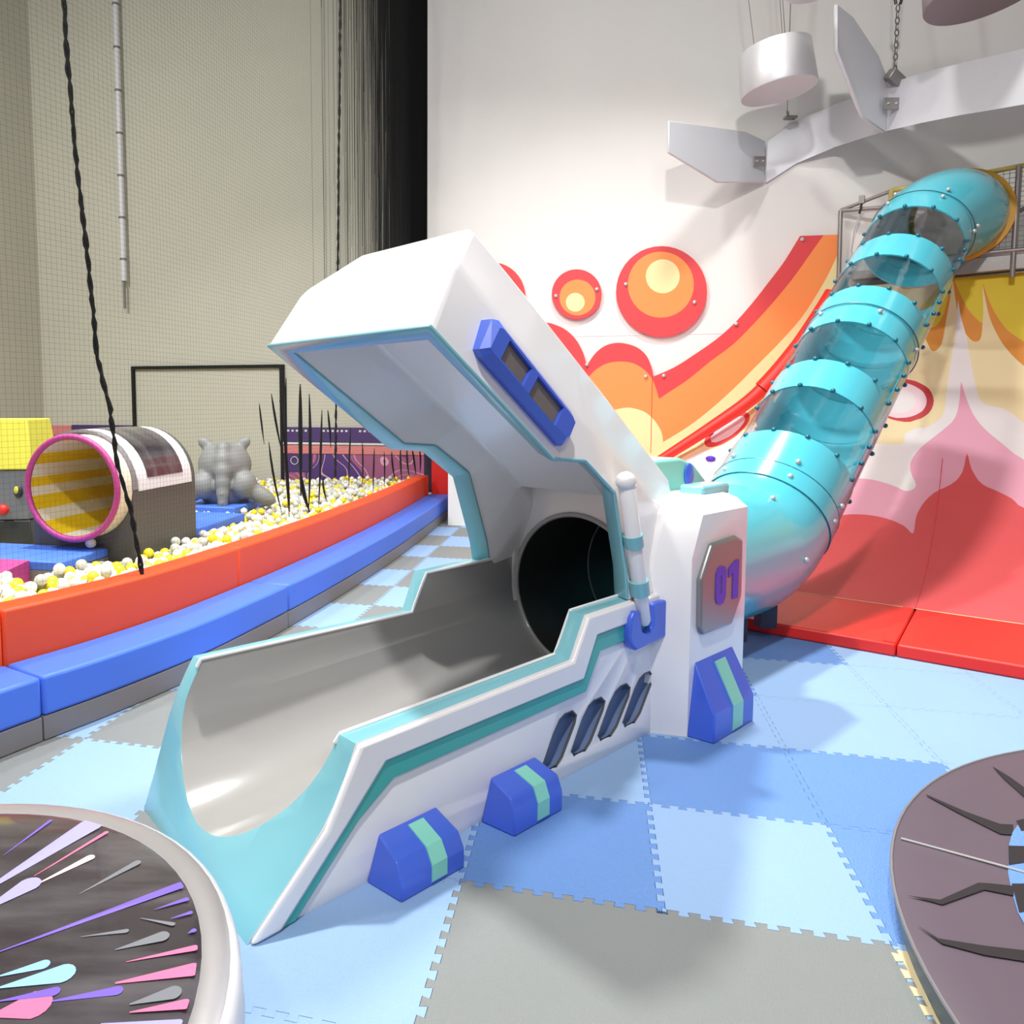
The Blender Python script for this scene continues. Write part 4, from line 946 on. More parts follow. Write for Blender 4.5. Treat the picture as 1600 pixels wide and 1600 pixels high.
# ------------------------------------------------------------------ padded wall art (in the plane of the back wall)
def wall_panel(name, outline, layers, mats_, thick, y1=WD, label=None, cat='wall decoration', group=None, lines=()):
    vo, F, MI = art(outline, layers, lines)
    n = len(vo)
    V = [(x, y1-thick, z) for x, z in vo]
    # side skirt from the outline
    k = len(V); m_ = len(outline)
    V += [(x, y1-thick, z) for x, z in outline]+[(x, y1-.002, z) for x, z in outline]
    F = list(F)+[(k+i, k+(i+1) % m_, k+m_+(i+1) % m_, k+m_+i) for i in range(m_)]; MI = list(MI)+[0]*m_
    me = bpy.data.meshes.new(name); me.from_pydata(V, [], F)
    for m in mats_: me.materials.append(M[m])
    me.polygons.foreach_set('material_index', MI)
    bm = bmesh.new(); bm.from_mesh(me); bmesh.ops.recalc_face_normals(bm, faces=bm.faces); bm.to_mesh(me); bm.free()
    o = link(name, me, None, rot=(0, 0, RY)); tag(o, label, cat, group); return o
def rivet(par, x, z, y):
    bmr = bmesh.new(); bmesh.ops.create_uvsphere(bmr, u_segments=10, v_segments=6, radius=.022)
    me = bpy.data.meshes.new('rivet'); bmr.to_mesh(me); bmr.free(); link('rivet', me, par, ['wbolt'], loc=(x, y, z))
bigc = wall_panel('wall_disc', WP['bigr'], [WP['bigo'], WP['bigc']], ['a_red', 'a_orange', 'a_cream'], .05, label='large round wall pad, red around orange with a cream spot near the top')
smc = wall_panel('wall_disc', WP['smr'], [WP['smo'], WP['smc']], ['a_red', 'a_orange', 'a_cream'], .05, label='small round wall pad, red around orange with a cream spot at the bottom')
wall_panel('wall_disc', WP['lfr'], [], ['a_red'], .05, label='red round wall pad mostly hidden behind the white canopy')
pan = wall_panel('wall_banner_pad', WP['panel'], [WP['orange'], WP['cream']], ['a_red', 'a_orange', 'a_cream'], .045, label='large padded wall wave in red, orange and cream sweeping up to the platform')
for i, (x, z) in enumerate(WP['rivets']):
    par = pan if i < 5 else bigc if i < 7 else smc
    rivet(par, x, z, WD-.055)
tube('panel_seam', [(x, WD-.047, z) for x, z in WP['seam']], .0035, 'a_red', pan, 4)
# faint sheet joints in the white wall
for b in (((-2, 4.3), (2.26, 2.265)),):
    o = box('trim_1', (-2, 2.05, WD-.004, WD, 2.262, 2.267), 'wall', rot=(0, 0, RY)); tag(o, kind='structure')

# ------------------------------------------------------------------ hanging silver decorations
def plate(name, pts, thick, m, parent=None):
    """a flat board through 3-D points, given thickness along its normal"""
    P = [Vector(p) for p in pts]; nn = Vector((0, 0, 0))
    for i in range(len(P)): nn += P[i].cross(P[(i+1) % len(P)])
    nn.normalize(); n = len(P)
    V = P+[p+nn*thick for p in P]
    F = [tuple(range(n)), tuple(range(2*n-1, n-1, -1))]+[(i, (i+1) % n, n+(i+1) % n, n+i) for i in range(n)]
    o = mesh(name, V, F, m, parent); bevel(o, thick*.25, 1); return o
CF, CCX, CCY, CPI, CH = 1164., 661., 724., .078, 1.47
def at(x, y, Y):
    """world point at depth Y on the line of sight through photograph point (x, y)"""
    c, s = math.cos(CPI), math.sin(CPI); u = (x-CCX)/CF; v = -(y-CCY)/CF
    r = Vector((u, c+v*s, -s+v*c)); return Vector((0, 0, CH))+r*(Y/r.y)
orb = tag(empty('hanging_band', (0, 0, 0)), 'long curved silver band with angular fins hung from cables near the wall', 'hanging decoration')
lo = [(1195, 285, 8.25), (1240, 256, 8.2), (1300, 231, 8.0), (1340, 218, 7.75), (1383, 205, 7.45), (1440, 192, 7.1), (1500, 180, 6.7), (1560, 170, 6.3), (1600, 163, 6.0), (1700, 150, 5.4)]
hiy = [222, 189, 164, 149, 131, 113, 98, 84, 75, 50]
Z0 = sum(at(*p).z for p in lo)/len(lo)
V = []; n = len(lo)
for (x, y, Y), y2 in zip(lo, hiy):
    p = at(x, y, Y); q_ = at(x, y2, Y); q_.x, q_.y = p.x, p.y
    off = Vector((.02, -.02, 0))
    V += [p, q_, q_+off, p+off]
F = []
for i in range(n-1):
    a = i*4; b = a+4
    F += [(a, b, b+1, a+1), (a+1, b+1, b+2, a+2), (a+2, b+2, b+3, a+3), (a+3, b+3, b, a)]
F += [(0, 1, 2, 3), tuple(4*(n-1)+k for k in (3, 2, 1, 0))]
mesh('band', V, F, 'silver', orb, smooth=40)
plate('fin', [at(1195, 285, 8.22), at(1122, 285, 7.95), at(1045, 238, 7.7), at(1045, 188, 7.7), at(1165, 205, 8.12), at(1196, 220, 8.22)], .03, 'silver', orb)
plate('fin', [at(1384, 207, 7.42), at(1349, 182, 7.2), at(1342, 166, 7.15), at(1308, 78, 6.9), at(1308, 5, 6.9), at(1334, 26, 7.05), at(1374, 86, 7.3), at(1387, 122, 7.42)], .035, 'silver', orb)
def bracket(x, y, Y, w, h):
    p = at(x, y, Y-.03); b = box('bracket', (-w, w, -.008, .008, -h, h), 'steel', orb, .002, tuple(p))
    for sx in (-.5, .5):
        box('bracket_bolt', (sx*w-.008, sx*w+.008, -.018, -.008, -.008, .008), 'wbolt', b)
bracket(1187, 252, 8.15, .062, .05); bracket(1393, 162, 7.36, .075, .055)
box('clip', (-.06, .06, -.04, .04, -.012, .012), 'steel', orb, .003, tuple(at(1235, 184, 8.15)))
box('clip', (-.08, .08, -.05, .05, -.05, .05), 'steel', orb, .01, tuple(at(1398, 122, 7.35)), (0.4, .5, .3))
a = at(1398, 118, 7.35); ch = []
for i in range(11):
    z = a.z+.06+i*.055; 
    pts = [(a.x+.018*math.cos(t), a.y+(.0), z+.035*math.sin(t)) if i % 2 == 0 else (a.x, a.y+.018*math.cos(t), z+.035*math.sin(t)) for t in [2*PI*k/8 for k in range(8)]]
    ch.append(tube_vf(pts, .006, 5, False, True))
v, f = merge(ch); mesh('chain', v, f, 'steel', orb, smooth=50)
topc = a.z+.65
for dx in (-.05, .05):
    tube('cable', [(a.x+dx*.4, a.y, topc), (a.x+dx*.7, a.y, topc+.06)], .013, 'black', orb, 6)
    tube('cable', [(a.x+dx*.7, a.y, topc+.06), (a.x+dx*3, a.y, 8.2)], .004, 'steel', orb, 5)
b = at(1232, 183, 8.15); c_ = at(1226, 160, 7.9)
tube('cable', [tuple(b), (b.x-.03, b.y-.03, b.z+.05)], .012, 'steel', orb, 6)
tube('cable', [(b.x-.03, b.y-.03, b.z+.05), (b.x-.05, b.y-.03, 8.2)], .004, 'steel', orb, 5)
def drum(cx, cyb, wpx, hpx, Y, label, tilt=(.0, 0), m='drum'):
    p = at(cx, cyb, Y); r = wpx/2/CF*Y; h = hpx/CF*Y
    root = tag(empty('hanging_drum', tuple(p)), label, 'hanging decoration', 'silver drums hung from the ceiling'); root.rotation_euler = (tilt[0], tilt[1], 0)
    n = 48; V = []; prof_ = [(0, 0), (r*.985, 0), (r, .012), (r*.93, h), (r*.91, h+.008), (0, h+.008)]
    for rr, z in prof_:
        for k in range(n): V.append((rr*math.cos(2*PI*k/n), rr*math.sin(2*PI*k/n), z))
    F = [(i*n+k, i*n+(k+1) % n, (i+1)*n+(k+1) % n, (i+1)*n+k) for i in range(5) for k in range(n)]
    o = mesh('drum_shell', V, F, m, root); 
    bmq = bmesh.new(); bmq.from_mesh(o.data); bmesh.ops.remove_doubles(bmq, verts=bmq.verts, dist=1e-4); bmesh.ops.recalc_face_normals(bmq, faces=bmq.faces); bmq.to_mesh(o.data); bmq.free()
    o.data.polygons.foreach_set('use_smooth', [True]*len(o.data.polygons)); o.data.set_sharp_from_angle(angle=.7)
    for k in (0, 1, 2):
        a = 2*PI*k/3+.5; tube('cable', [(r*.5*math.cos(a), r*.5*math.sin(a), h), (r*.8*math.cos(a), r*.8*math.sin(a)-.1, 8.15-p.z)], .0035, 'steel', root, 5)
    return root
drum(1217, 143, 107, 62, 7.3, 'silver drum hanging above the curved silver band', (-.02, -.13))
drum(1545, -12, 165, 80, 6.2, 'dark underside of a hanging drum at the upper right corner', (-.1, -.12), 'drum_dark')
drum(1263, -11, 64, 50, 6.6, 'small hanging drum only just showing at the top edge above the fin')

# ------------------------------------------------------------------ ball pit surround: blue bench pads and orange wall pads
BP = [(-2.75, 2.05), (-2.2, 2.45), (-1.775, 3.0), (-1.677, 3.13), (-1.459, 3.46), (-1.26, 3.83), (-1.06, 4.30), (-.88, 4.87), (-.673, 5.50), (-.528, 6.0), (-.251, 7.03), (.215, 9.0)]
BP = cr([(-2.5, 1.95), (-2.1, 2.42), (-1.72, 3.06), (-1.459, 3.47), (-1.22, 3.93), (-1.0, 4.50), (-.82, 5.03), (-.673, 5.50), (-.528, 6.0), (-.251, 7.03), (.02, 8.2), (.37, 9.82)], 5)
def offs(P, d):
    out = []
    for i, p in enumerate(P):
        a = P[max(i-1, 0)]; b = P[min(i+1, len(P)-1)]; t = Vector((b[0]-a[0], b[1]-a[1])).normalized()
        out.append((p[0]-t.y*d, p[1]+t.x*d))
    return out
def strip(name, i0, i1, d0, d1, z0, z1, m, parent=None, bev=.012, gap=True):
    A_ = offs(BP, d0)[i0:i1+1]; B_ = offs(BP, d1)[i0:i1+1]
    if gap:
        def tr(P):
            P = list(P); k = .006/math.hypot(P[1][0]-P[0][0], P[1][1]-P[0][1]); P[0] = (P[0][0]+(P[1][0]-P[0][0])*k, P[0][1]+(P[1][1]-P[0][1])*k); return P
        A_, B_ = tr(A_), tr(B_)
    n = len(A_); V = []; F = []
    for (a, b) in zip(A_, B_): V += [(a[0], a[1], z0), (b[0], b[1], z0), (b[0], b[1], z1), (a[0], a[1], z1)]
    for i in range(n-1):
        a = 4*i; b = a+4
        F += [(a, a+1, b+1, b), (a+1, a+2, b+2, b+1), (a+2, a+3, b+3, b+2), (a+3, a, b, b+3)]
    F += [(0, 3, 2, 1), tuple(4*(n-1)+k for k in (0, 1, 2, 3))]
    o = mesh(name, V, F, m, parent); bevel(o, bev, 2, 50); return o
def near(pt):
    return min(range(len(BP)), key=lambda i: (BP[i][0]-pt[0])**2+(BP[i][1]-pt[1])**2)
k1 = near((-1.655, 3.13)); k2 = near((-.87, 4.85)); k3 = near((-.3, 6.9))
segs = [(0, k1, 'leftmost blue bench pad with a grey lower band, cut by the left edge'), (k1, k2, 'long curved blue bench pad with a grey lower band beside the slide'), (k2, len(BP)-1, 'far blue bench pad running straight back to the wall')]
for a_, b_, lab in segs:
    root = tag(empty('bench_pad', (0, 0, 0)), lab, 'bench', 'blue step pads round the ball pit')
    strip('seat_top', a_, b_, 0, .30, .112, .29, 'bvinyl', root, .016)
    strip('lower_band', a_, b_, .004, .30, .003, .110, 'gvinyl', root, .004)
o1 = near((-1.66, 3.1)); o2 = near((-.93, 4.72))
for a_, b_, lab in [(0, o1, 'orange padded wall piece at the left edge'), (o1, o2, 'curved orange padded wall piece at the front of the ball pit'), (o2, len(BP)-1, 'long orange padded wall piece running back to the red pad')]:
    tag(strip('pit_wall_pad', a_, b_, .302, .47, .02, .54, 'orange', None, .014), lab, 'padded wall', 'orange pads round the ball pit')
# red end pad beside the back wall
v, f = boxv(-2.16, -1.79, WP0-.24, WP0-.03, .0, .76); o = mesh('end_pad', v, f, 'red', None, rot=(0, 0, RY)); bevel(o, .012)
tag(o, 'red upright pad where the orange pit wall ends', 'padded wall')

# ------------------------------------------------------------------ ball pit contents
OB = offs(BP, .46)
def pit_x(y):
    if y < OB[0][1]: return -9
    for (x0, y0), (x1, y1) in zip(OB, OB[1:]):
        if y0 <= y <= y1: return x0+(x1-x0)*(y-y0)/(y1-y0)
    return OB[-1][0]
SOLID = []   # footprints in room axes (u0,u1,v0,v1)
def rc(p): return (Vector(p).dot(RX), Vector(p).dot(RN))
def ball_mesh(sub, m):
    b_ = bmesh.new(); bmesh.ops.create_icosphere(b_, subdivisions=sub, radius=.036); me = bpy.data.meshes.new('pit_ball'); b_.to_mesh(me); b_.free()
    me.polygons.foreach_set('use_smooth', [True]*len(me.polygons)); me.materials.append(M[m]); return me

# tunnel block
tc_ = (-1.80, 4.75)
cx0, cy0 = rc((-1.95, 4.98, 0))       # near right corner of the block
TB = empty('tunnel_block', room(cx0-.40, cy0, 0), RY, 'grey arched tunnel block with a magenta ring and yellow striped inside, in the ball pit', 'play tunnel')
hw, zs, ln = .40, .90, .80
n = 20
arch = [(-hw, .2), (hw, .2), (hw, zs)]+[(hw*math.cos(PI*k/n), zs+hw*math.sin(PI*k/n)) for k in range(1, n)]+[(-hw, zs)]
v, f = prism_xz(arch, .0, ln); blk = mesh('temp', v, f, [])
def ycyl(r, y0, y1, z, seg=48):
    V = [(.045+r*math.cos(2*PI*k/seg), y, z+r*math.sin(2*PI*k/seg)) for y in (y0, y1) for k in range(seg)]
    F = [tuple(range(seg)), tuple(range(2*seg-1, seg-1, -1))]+[(i, (i+1) % seg, seg+(i+1) % seg, seg+i) for i in range(seg)]
    return V, F
cv, cf = ycyl(.331, -.2, ln-.05, .92); boolean(blk, [temp(cv, cf)])
blk.name = 'block_body'; blk.parent = TB; blk.data.materials.append(M['dgrey']); bevel(blk, .008)
def archband(y0, y1, r, a0, a1, m, name, label=None):
    V = []; seg = 20
    for k in range(seg+1):
        a = math.radians(a0+(a1-a0)*k/seg)
        for y in (y0, y1): V.append((r*math.cos(a), y, zs+r*math.sin(a)))
        for y in (y0, y1): V.append(((r-.02)*math.cos(a), y, zs+(r-.02)*math.sin(a)))
    F = [(4*k, 4*k+1, 4*k+5, 4*k+4) for k in range(seg)]+[(4*k, 4*k+4, 4*k+6, 4*k+2) for k in range(seg)]+[(4*k+1, 4*k+3, 4*k+7, 4*k+5) for k in range(seg)]+[(0, 2, 3, 1), (4*seg, 4*seg+1, 4*seg+3, 4*seg+2)]
    o = mesh(name, V, F, m, TB, smooth=30); return tag(o, label) if label else o
archband(.06, .74, hw+.005, -2, 182, 'wvinyl', 'arch_cover', 'white cover over the arch')
archband(.17, .62, hw+.010, 10, 170, 'cosmic', 'print_panel', 'dark printed panel on the arch')
archband(-.004, .05, hw+.006, 0, 180, 'gvinyl', 'arch_edge')
# cylinder sleeve and ring
def sleeve(name, r0, r1, y0, y1, m, label=None, seg=56):
    V = []
    for y, r in ((y0, r0), (y1, r0), (y1, r1), (y0, r1)):
        for k in range(seg): V.append((.045+r*math.cos(2*PI*k/seg), y, .92+r*math.sin(2*PI*k/seg)))
    F = [(i*seg+k, i*seg+(k+1) % seg, ((i+1) % 4)*seg+(k+1) % seg, ((i+1) % 4)*seg+k) for i in range(4) for k in range(seg)]
    o = mesh(name, V, F, m, TB, smooth=30); return tag(o, label) if label else o
sleeve('tunnel_sleeve', .352, .336, -.14, .06, 'swhite', 'white sleeve behind the ring')
V = []; seg = 56
ro = tube('mouth_ring', [(.045+.343*math.cos(2*PI*k/seg), -.15, .92+.343*math.sin(2*PI*k/seg)) for k in range(seg)], .021, 'magenta', TB, 10, close=True)
tag(ro, 'magenta ring round the tunnel mouth')
# striped lining: alternating boards running into the tunnel
seg = 64; per = 4.0
V = []; F = []; MI = []
ys = (-.14, ln-.06)
for y in ys:
    for k in range(seg): V.append((.045+.325*math.cos(2*PI*k/seg), y, .92+.325*math.sin(2*PI*k/seg)))
for k in range(seg):
    a = 2*PI*(k+.5)/seg; F.append((k, (k+1) % seg, seg+(k+1) % seg, seg+k)); MI.append(1 if math.sin(a)*.333 % .16 < .08 else 0)
F.append(tuple(seg+k for k in range(seg))); MI.append(0)
me = bpy.data.meshes.new('striped_lining'); me.from_pydata(V, [], F)
me.materials.append(M['swhite']); me.materials.append(M['syellow']); me.polygons.foreach_set('material_index', MI)
tag(link('striped_lining', me, TB), 'yellow and white striped lining')
SOLID.append((cx0-.82, cx0+.02, cy0-.05, cy0+.82))

# blue platforms
def room_box(name, b, m, parent=None, bev=.01): return box(name, b, m, parent, bev, rot=(0, 0, RY) if parent is None else None)
u0, v0 = rc((-2.25, 4.55, 0))
pf = tag(empty('step_platform', (0, 0, 0), RY), 'low blue step platform in front of the magenta tunnel ring', 'platform')
box('platform_top', (u0-1.3, u0, v0, cy0-.01, .44, .50), 'bvinyl', pf, .01)
box('platform_body', (u0-1.3, u0-.002, v0+.002, cy0-.01, .1, .44), 'gvinyl', pf, .004)
V, F = boxv(u0-1.3, u0-.22, v0-.22, v0-.0, .1, .502); V[4] = (V[4][0], V[4][1], .47); V[5] = (V[5][0], V[5][1], .47)
tag(mesh('magenta_edge', V, F, 'magenta', pf), 'magenta sloped edge')
SOLID.append((u0-1.3, u0, v0-.22, cy0))
u1, v1 = rc((-1.93, 5.85, 0))
pf2 = tag(empty('step_platform', (0, 0, 0), RY), 'short blue step platform right behind the grey tunnel block', 'platform')
box('platform_top', (u1-.75, u1+.14, v1, v1+.85, .43, .50), 'bvinyl', pf2, .01)
box('platform_body', (u1-.75, u1+.138, v1+.002, v1+.848, .1, .43), 'gvinyl', pf2, .004)
SOLID.append((u1-.75, u1+.14, v1, v1+.85))
u2, v2 = rc((-2.02, 7.5, 0))
pf3 = tag(empty('step_platform', (0, 0, 0), RY), 'farthest blue step platform, directly under the grey animal figure', 'platform')
box('platform_top', (u2-.5, u2+.33, v2-.42, v2+.5, .43, .50), 'bvinyl', pf3, .01)
box('platform_body', (u2-.5, u2+.328, v2-.418, v2+.498, .1, .43), 'gvinyl', pf3, .004)
SOLID.append((u2-.5, u2+.33, v2-.42, v2+.5))

# yellow and grey robot-faced block at the left
RB = tag(empty('face_block', (-3.22, 5.82, 0), math.radians(5)), 'yellow and grey foam block with black eyes at the left edge of the ball pit', 'foam block')
def frus(name, z0, z1, h0, h1, m):
    V = [(-h0, -h0, z0), (h0, -h0, z0), (h0, h0, z0), (-h0, h0, z0), (-h1, -h1, z1), (h1, -h1, z1), (h1, h1, z1), (-h1, h1, z1)]
    o = mesh(name, V, boxv(0, 1, 0, 1, 0, 1)[1], m, RB); bevel(o, .01); return o
tag(frus('head_top', .985, 1.365, .262, .215, 'ygreen'), 'lemon yellow tapered top')
gb = frus('face', .60, .98, .205, .25, 'gfoam'); tag(gb, 'grey face band')
tag(frus('base', .2, .595, .215, .205, 'black'), 'black base')
def blob(name, par, m, loc, sc):
    bme = bmesh.new(); bmesh.ops.create_uvsphere(bme, u_segments=20, v_segments=10, radius=1); bmesh.ops.scale(bme, vec=sc, verts=bme.verts)
    me = bpy.data.meshes.new(name); bme.to_mesh(me); bme.free(); me.polygons.foreach_set('use_smooth', [True]*len(me.polygons)); return link(name, me, par, [m], loc=loc)
for x in (-.14, .14):
    e_ = blob('eye', gb, 'black', (x, -.232, .82), (.034, .022, .05)); tag(blob('eye_spot', gb, 'ygreen', (x-.008, -.247, .83), (.018, .012, .03)), 'yellow glint in the eye')
for y in (-.12, .12):
    blob('eye', gb, 'black', (.232, y, .82), (.022, .034, .05)); blob('eye_spot', gb, 'ygreen', (.247, y, .83), (.012, .018, .03))
tag(blob('nose', gb, 'red', (.02, -.22, .68), (.04, .035, .04)), 'round red nose')
uu, vv = rc((-3.22, 5.82, 0)); SOLID.append((uu-.27, uu+.27, vv-.27, vv+.27))

# grey animal figure: one continuous remeshed body
def ell_bm(bm, c, r, rot=(0, 0, 0)):
    mt = Matrix.Translation(c) @ Matrix.Rotation(rot[2], 4, 'Z') @ Matrix.Rotation(rot[1], 4, 'Y') @ Matrix.Rotation(rot[0], 4, 'X') @ Matrix.Diagonal((r[0], r[1], r[2], 1))
    bmesh.ops.create_icosphere(bm, subdivisions=3, radius=1, matrix=mt)
bm = bmesh.new()
ell_bm(bm, (0, 0, .34), (.265, .23, .235))            # head
ell_bm(bm, (0, .08, .08), (.27, .26, .22))             # chest
for sx in (-1, 1):
    ell_bm(bm, (sx*.185, .0, .555), (.085, .04, .065), (0, -sx*.55, 0)); ell_bm(bm, (sx*.225, -.005, .585), (.04, .03, .045), (0, -sx*.5, 0))
    ell_bm(bm, (sx*.19, -.12, .14), (.13, .13, .15), (.2, sx*.5, 0))
    ell_bm(bm, (sx*.33, -.12, .05), (.20, .09, .09), (0, sx*.5, -sx*.15))
for z_, r_, y_ in ((.50, .075, -.13), (.40, .085, -.19), (.29, .083, -.225), (.18, .075, -.24), (.07, .065, -.25), (-.02, .055, -.25)):
    ell_bm(bm, (0, y_, z_), (r_, .075, .09))          # broad trunk down the middle
me = bpy.data.meshes.new('animal_figure'); bm.to_mesh(me); bm.free()
fg = link('animal_figure', me, None, ['clay'])
md = fg.modifiers.new('r', 'REMESH'); md.mode = 'VOXEL'; md.voxel_size = .018; md.use_smooth_shade = True
md = fg.modifiers.new('s', 'SMOOTH'); md.iterations = 14; md.factor = .5
apply_mods(fg); fg.data.polygons.foreach_set('use_smooth', [True]*len(fg.data.polygons))
if not fg.data.materials: fg.data.materials.append(M['clay'])
fg.location = (-1.98, 7.42, .545); fg.rotation_euler = (0, 0, .15); fg.scale = (1.0, 1.0, .98)
tag(fg, 'grey animal play figure with two small round ears on the far blue platform', 'play figure')
uu, vv = rc((-1.98, 7.45, 0))

# balls
B_M = {k: (ball_mesh(2, m), ball_mesh(1, m)) for k, m in (('yellow', 'ball_y'), ('white', 'ball_w'), ('clear', 'ball_c'))}
pts = []
random.seed(11)
dx = .066; row = 0
y = 2.2
while y < 10.2:
    x = -8.3+(row % 2)*dx/2
    while x < .35:
        u_, v_ = rc((x, y, 0))
        if x < pit_x(y)-.045 and u_ > -8.35 and v_ < WP0-.06 and -x/max(y, .1) < .66+.12 and not any(a-.03 < u_ < b+.03 and c-.03 < v_ < d+.03 for a, b, c, d in SOLID):
            mound = .03*math.sin(x*2.1+1)*math.cos(y*1.7)
            pts.append((x+random.uniform(-.012, .012), y+random.uniform(-.012, .012), .415+mound+random.uniform(-.022, .022)+(.045 if random.random() < .12 else 0)))
        x += dx
    y += dx*.87; row += 1
def kind():
    r = random.random(); return 'yellow' if r < .27 else 'white' if r < .66 else 'clear'
pts.sort(key=lambda p: p[0]**2+p[1]**2+(p[2]-1.47)**2)
# the nearest visible balls become individuals
def hidden(p):
    # behind the orange pad top edge as seen from the camera
    C_ = Vector((0, 0, 1.47)); P = Vector(p)+Vector((0, 0, .03))
    for t in [i/60 for i in range(20, 60)]:
        q_ = C_+(P-C_)*t
        if q_.z < .54 and q_.x > pit_x(q_.y) and q_.x < pit_x(q_.y)+.22: return True
    return False
lab = {'yellow': 'yellow plastic pit ball in the ball pit behind the orange wall', 'white': 'white plastic pit ball in the ball pit behind the orange wall', 'clear': 'translucent plastic pit ball in the ball pit behind the orange wall'}
single = 0; rest = {'yellow': [], 'white': [], 'clear': []}
for p in pts:
    k = kind()
    inview = -p[0]/p[1] < .575
    if single < 299 and inview and not hidden(p):
        o = bpy.data.objects.new('pit_ball', B_M[k][0]); COL.objects.link(o); o.location = p
        o.rotation_euler = (random.random()*6, random.random()*6, 0)
        tag(o, lab[k], 'ball', k+' pit balls'); single += 1
    else: rest[k].append(p)
bv = [v.co.copy() for v in B_M['white'][1].vertices]; bf = [tuple(p.vertices) for p in B_M['white'][1].polygons]
V = []; F = []; MI = []
for mi, k in enumerate(('yellow', 'white', 'clear')):
    for p in rest[k]:
        b0_ = len(V); V += [(v.x+p[0], v.y+p[1], v.z+p[2]) for v in bv]; F += [(a+b0_, b+b0_, c+b0_) for a, b, c in bf]; MI += [mi]*len(bf)
me = bpy.data.meshes.new('pit_balls'); me.from_pydata(V, [], F)
for m in ('ball_y', 'ball_w', 'ball_c'): me.materials.append(M[m])
me.polygons.foreach_set('material_index', MI); me.polygons.foreach_set('use_smooth', [True]*len(F))
tag(link('pit_balls', me), 'yellow, white and clear plastic balls filling the rest of the ball pit', 'balls', kind='stuff')
# one stray ball on the step platform
o = bpy.data.objects.new('pit_ball', B_M['white'][0]); COL.objects.link(o); o.location = room(u0-.10, cy0-.06, .537)
tag(o, 'single white ball resting on the blue step beside the tunnel ring', 'ball')
# pit floor under the balls
vv_ = [(p[0], p[1], .37) for p in OB]+[tuple(room(-8.4, WP0, .37)), tuple(room(-8.4, -1, .37))]
me = bpy.data.meshes.new('floor_pit'); me.from_pydata(vv_, [], [tuple(range(len(vv_)))])
tag(link('floor_pit', me, None, ['pitfloor']), kind='structure')

# ------------------------------------------------------------------ low banner walls, black frame and pipe on the back wall
KQ = (WP0-.02)/8.88
def wallbox(name, u0, u1, z0, z1, t, m, parent=None, y=WP0-.005):
    u0, u1 = u0*KQ, u1*KQ; z0, z1 = [1.47+(z-1.47)*KQ if z > .45 else z for z in (z0, z1)]
    return box(name, (u0, u1, y-t, y, z0, z1), m, parent, rot=(0, 0, RY) if parent is None else None)
bn = tag(empty('banner_wall', (0, 0, 0), RY), 'purple printed low wall with pink contour lines behind the ball pit', 'banner')
wallbox('upper_strip', -3.89, -2.05, 1.01, 1.19, .05, 'banner', bn); wallbox('upper_ledge', -3.89, -2.05, .975, 1.0, .07, 'wvinyl', bn)
wallbox('pink_strip', -3.89, -2.05, .86, .965, .06, 'pinkpad', bn); wallbox('contour_panel', -3.89, -2.05, .3, .855, .05, 'topo', bn)
wallbox('blue_patch', -3.88, -3.50, .62, .85, .056, 'banner', bn)
wallbox('end_panel', -2.05, -1.60, .3, 1.18, .055, 'navy', bn)
for i in range(22):
    if i % 8 > 5: continue
    wallbox('strip_mark', -3.84+i*.06, -3.81+i*.06, 1.135, 1.16, .055, 'wvinyl', bn)
V = [(-3.74*KQ+.055*math.cos(t), WP0-.07, .68+.055*math.sin(t)) for t in [2*PI*k/16 for k in range(16)]]
tube('white_loop', V, .006, 'wvinyl', bn, 5, close=True)
b2 = tag(empty('banner_wall', (0, 0, 0), RY), 'purple low wall strip behind the tunnel block with a salmon pad at its left end', 'banner')
wallbox('upper_strip', -7.0, -6.06, 1.08, 1.20, .05, 'banner', b2); wallbox('pink_pad', -7.4, -7.0, 1.06, 1.19, .07, 'pinkpad', b2)
wallbox('lower_panel', -7.4, -6.06, .3, 1.06, .05, 'gvinyl', b2)
fr2 = tag(empty('wall_frame', (0, 0, 0), RY), 'thin black rectangular frame on the cream wall behind the grey figure', 'frame')
wallbox('top_bar', -6.06, -3.88, 1.945, 1.985, .05, 'netb', fr2); wallbox('side_bar', -6.06, -6.025, .4, 1.945, .05, 'netb', fr2); wallbox('side_bar', -3.935, -3.88, .4, 1.945, .05, 'netb', fr2)
wp_ = tag(empty('wall_pipe', (0, 0, 0), RY), 'white vertical pipe on the cream wall near the upper left', 'pipe')
tube('pipe_run', [(-6.85, WP0-.1, 3.3), (-6.85, WP0-.1, 8.2)], .045, 'wvinyl', wp_, 12)
for z in (3.6, 4.2, 4.8, 5.4, 6.0, 6.6, 7.2): tube('pipe_collar', [(-6.85, WP0-.1, z), (-6.85, WP0-.1, z+.03)], .05, 'gvinyl', wp_, 12)
tube('pipe_tail', [(-6.85, WP0-.1, 2.9), (-6.85, WP0-.1, 3.3)], .02, 'gvinyl', wp_, 8)

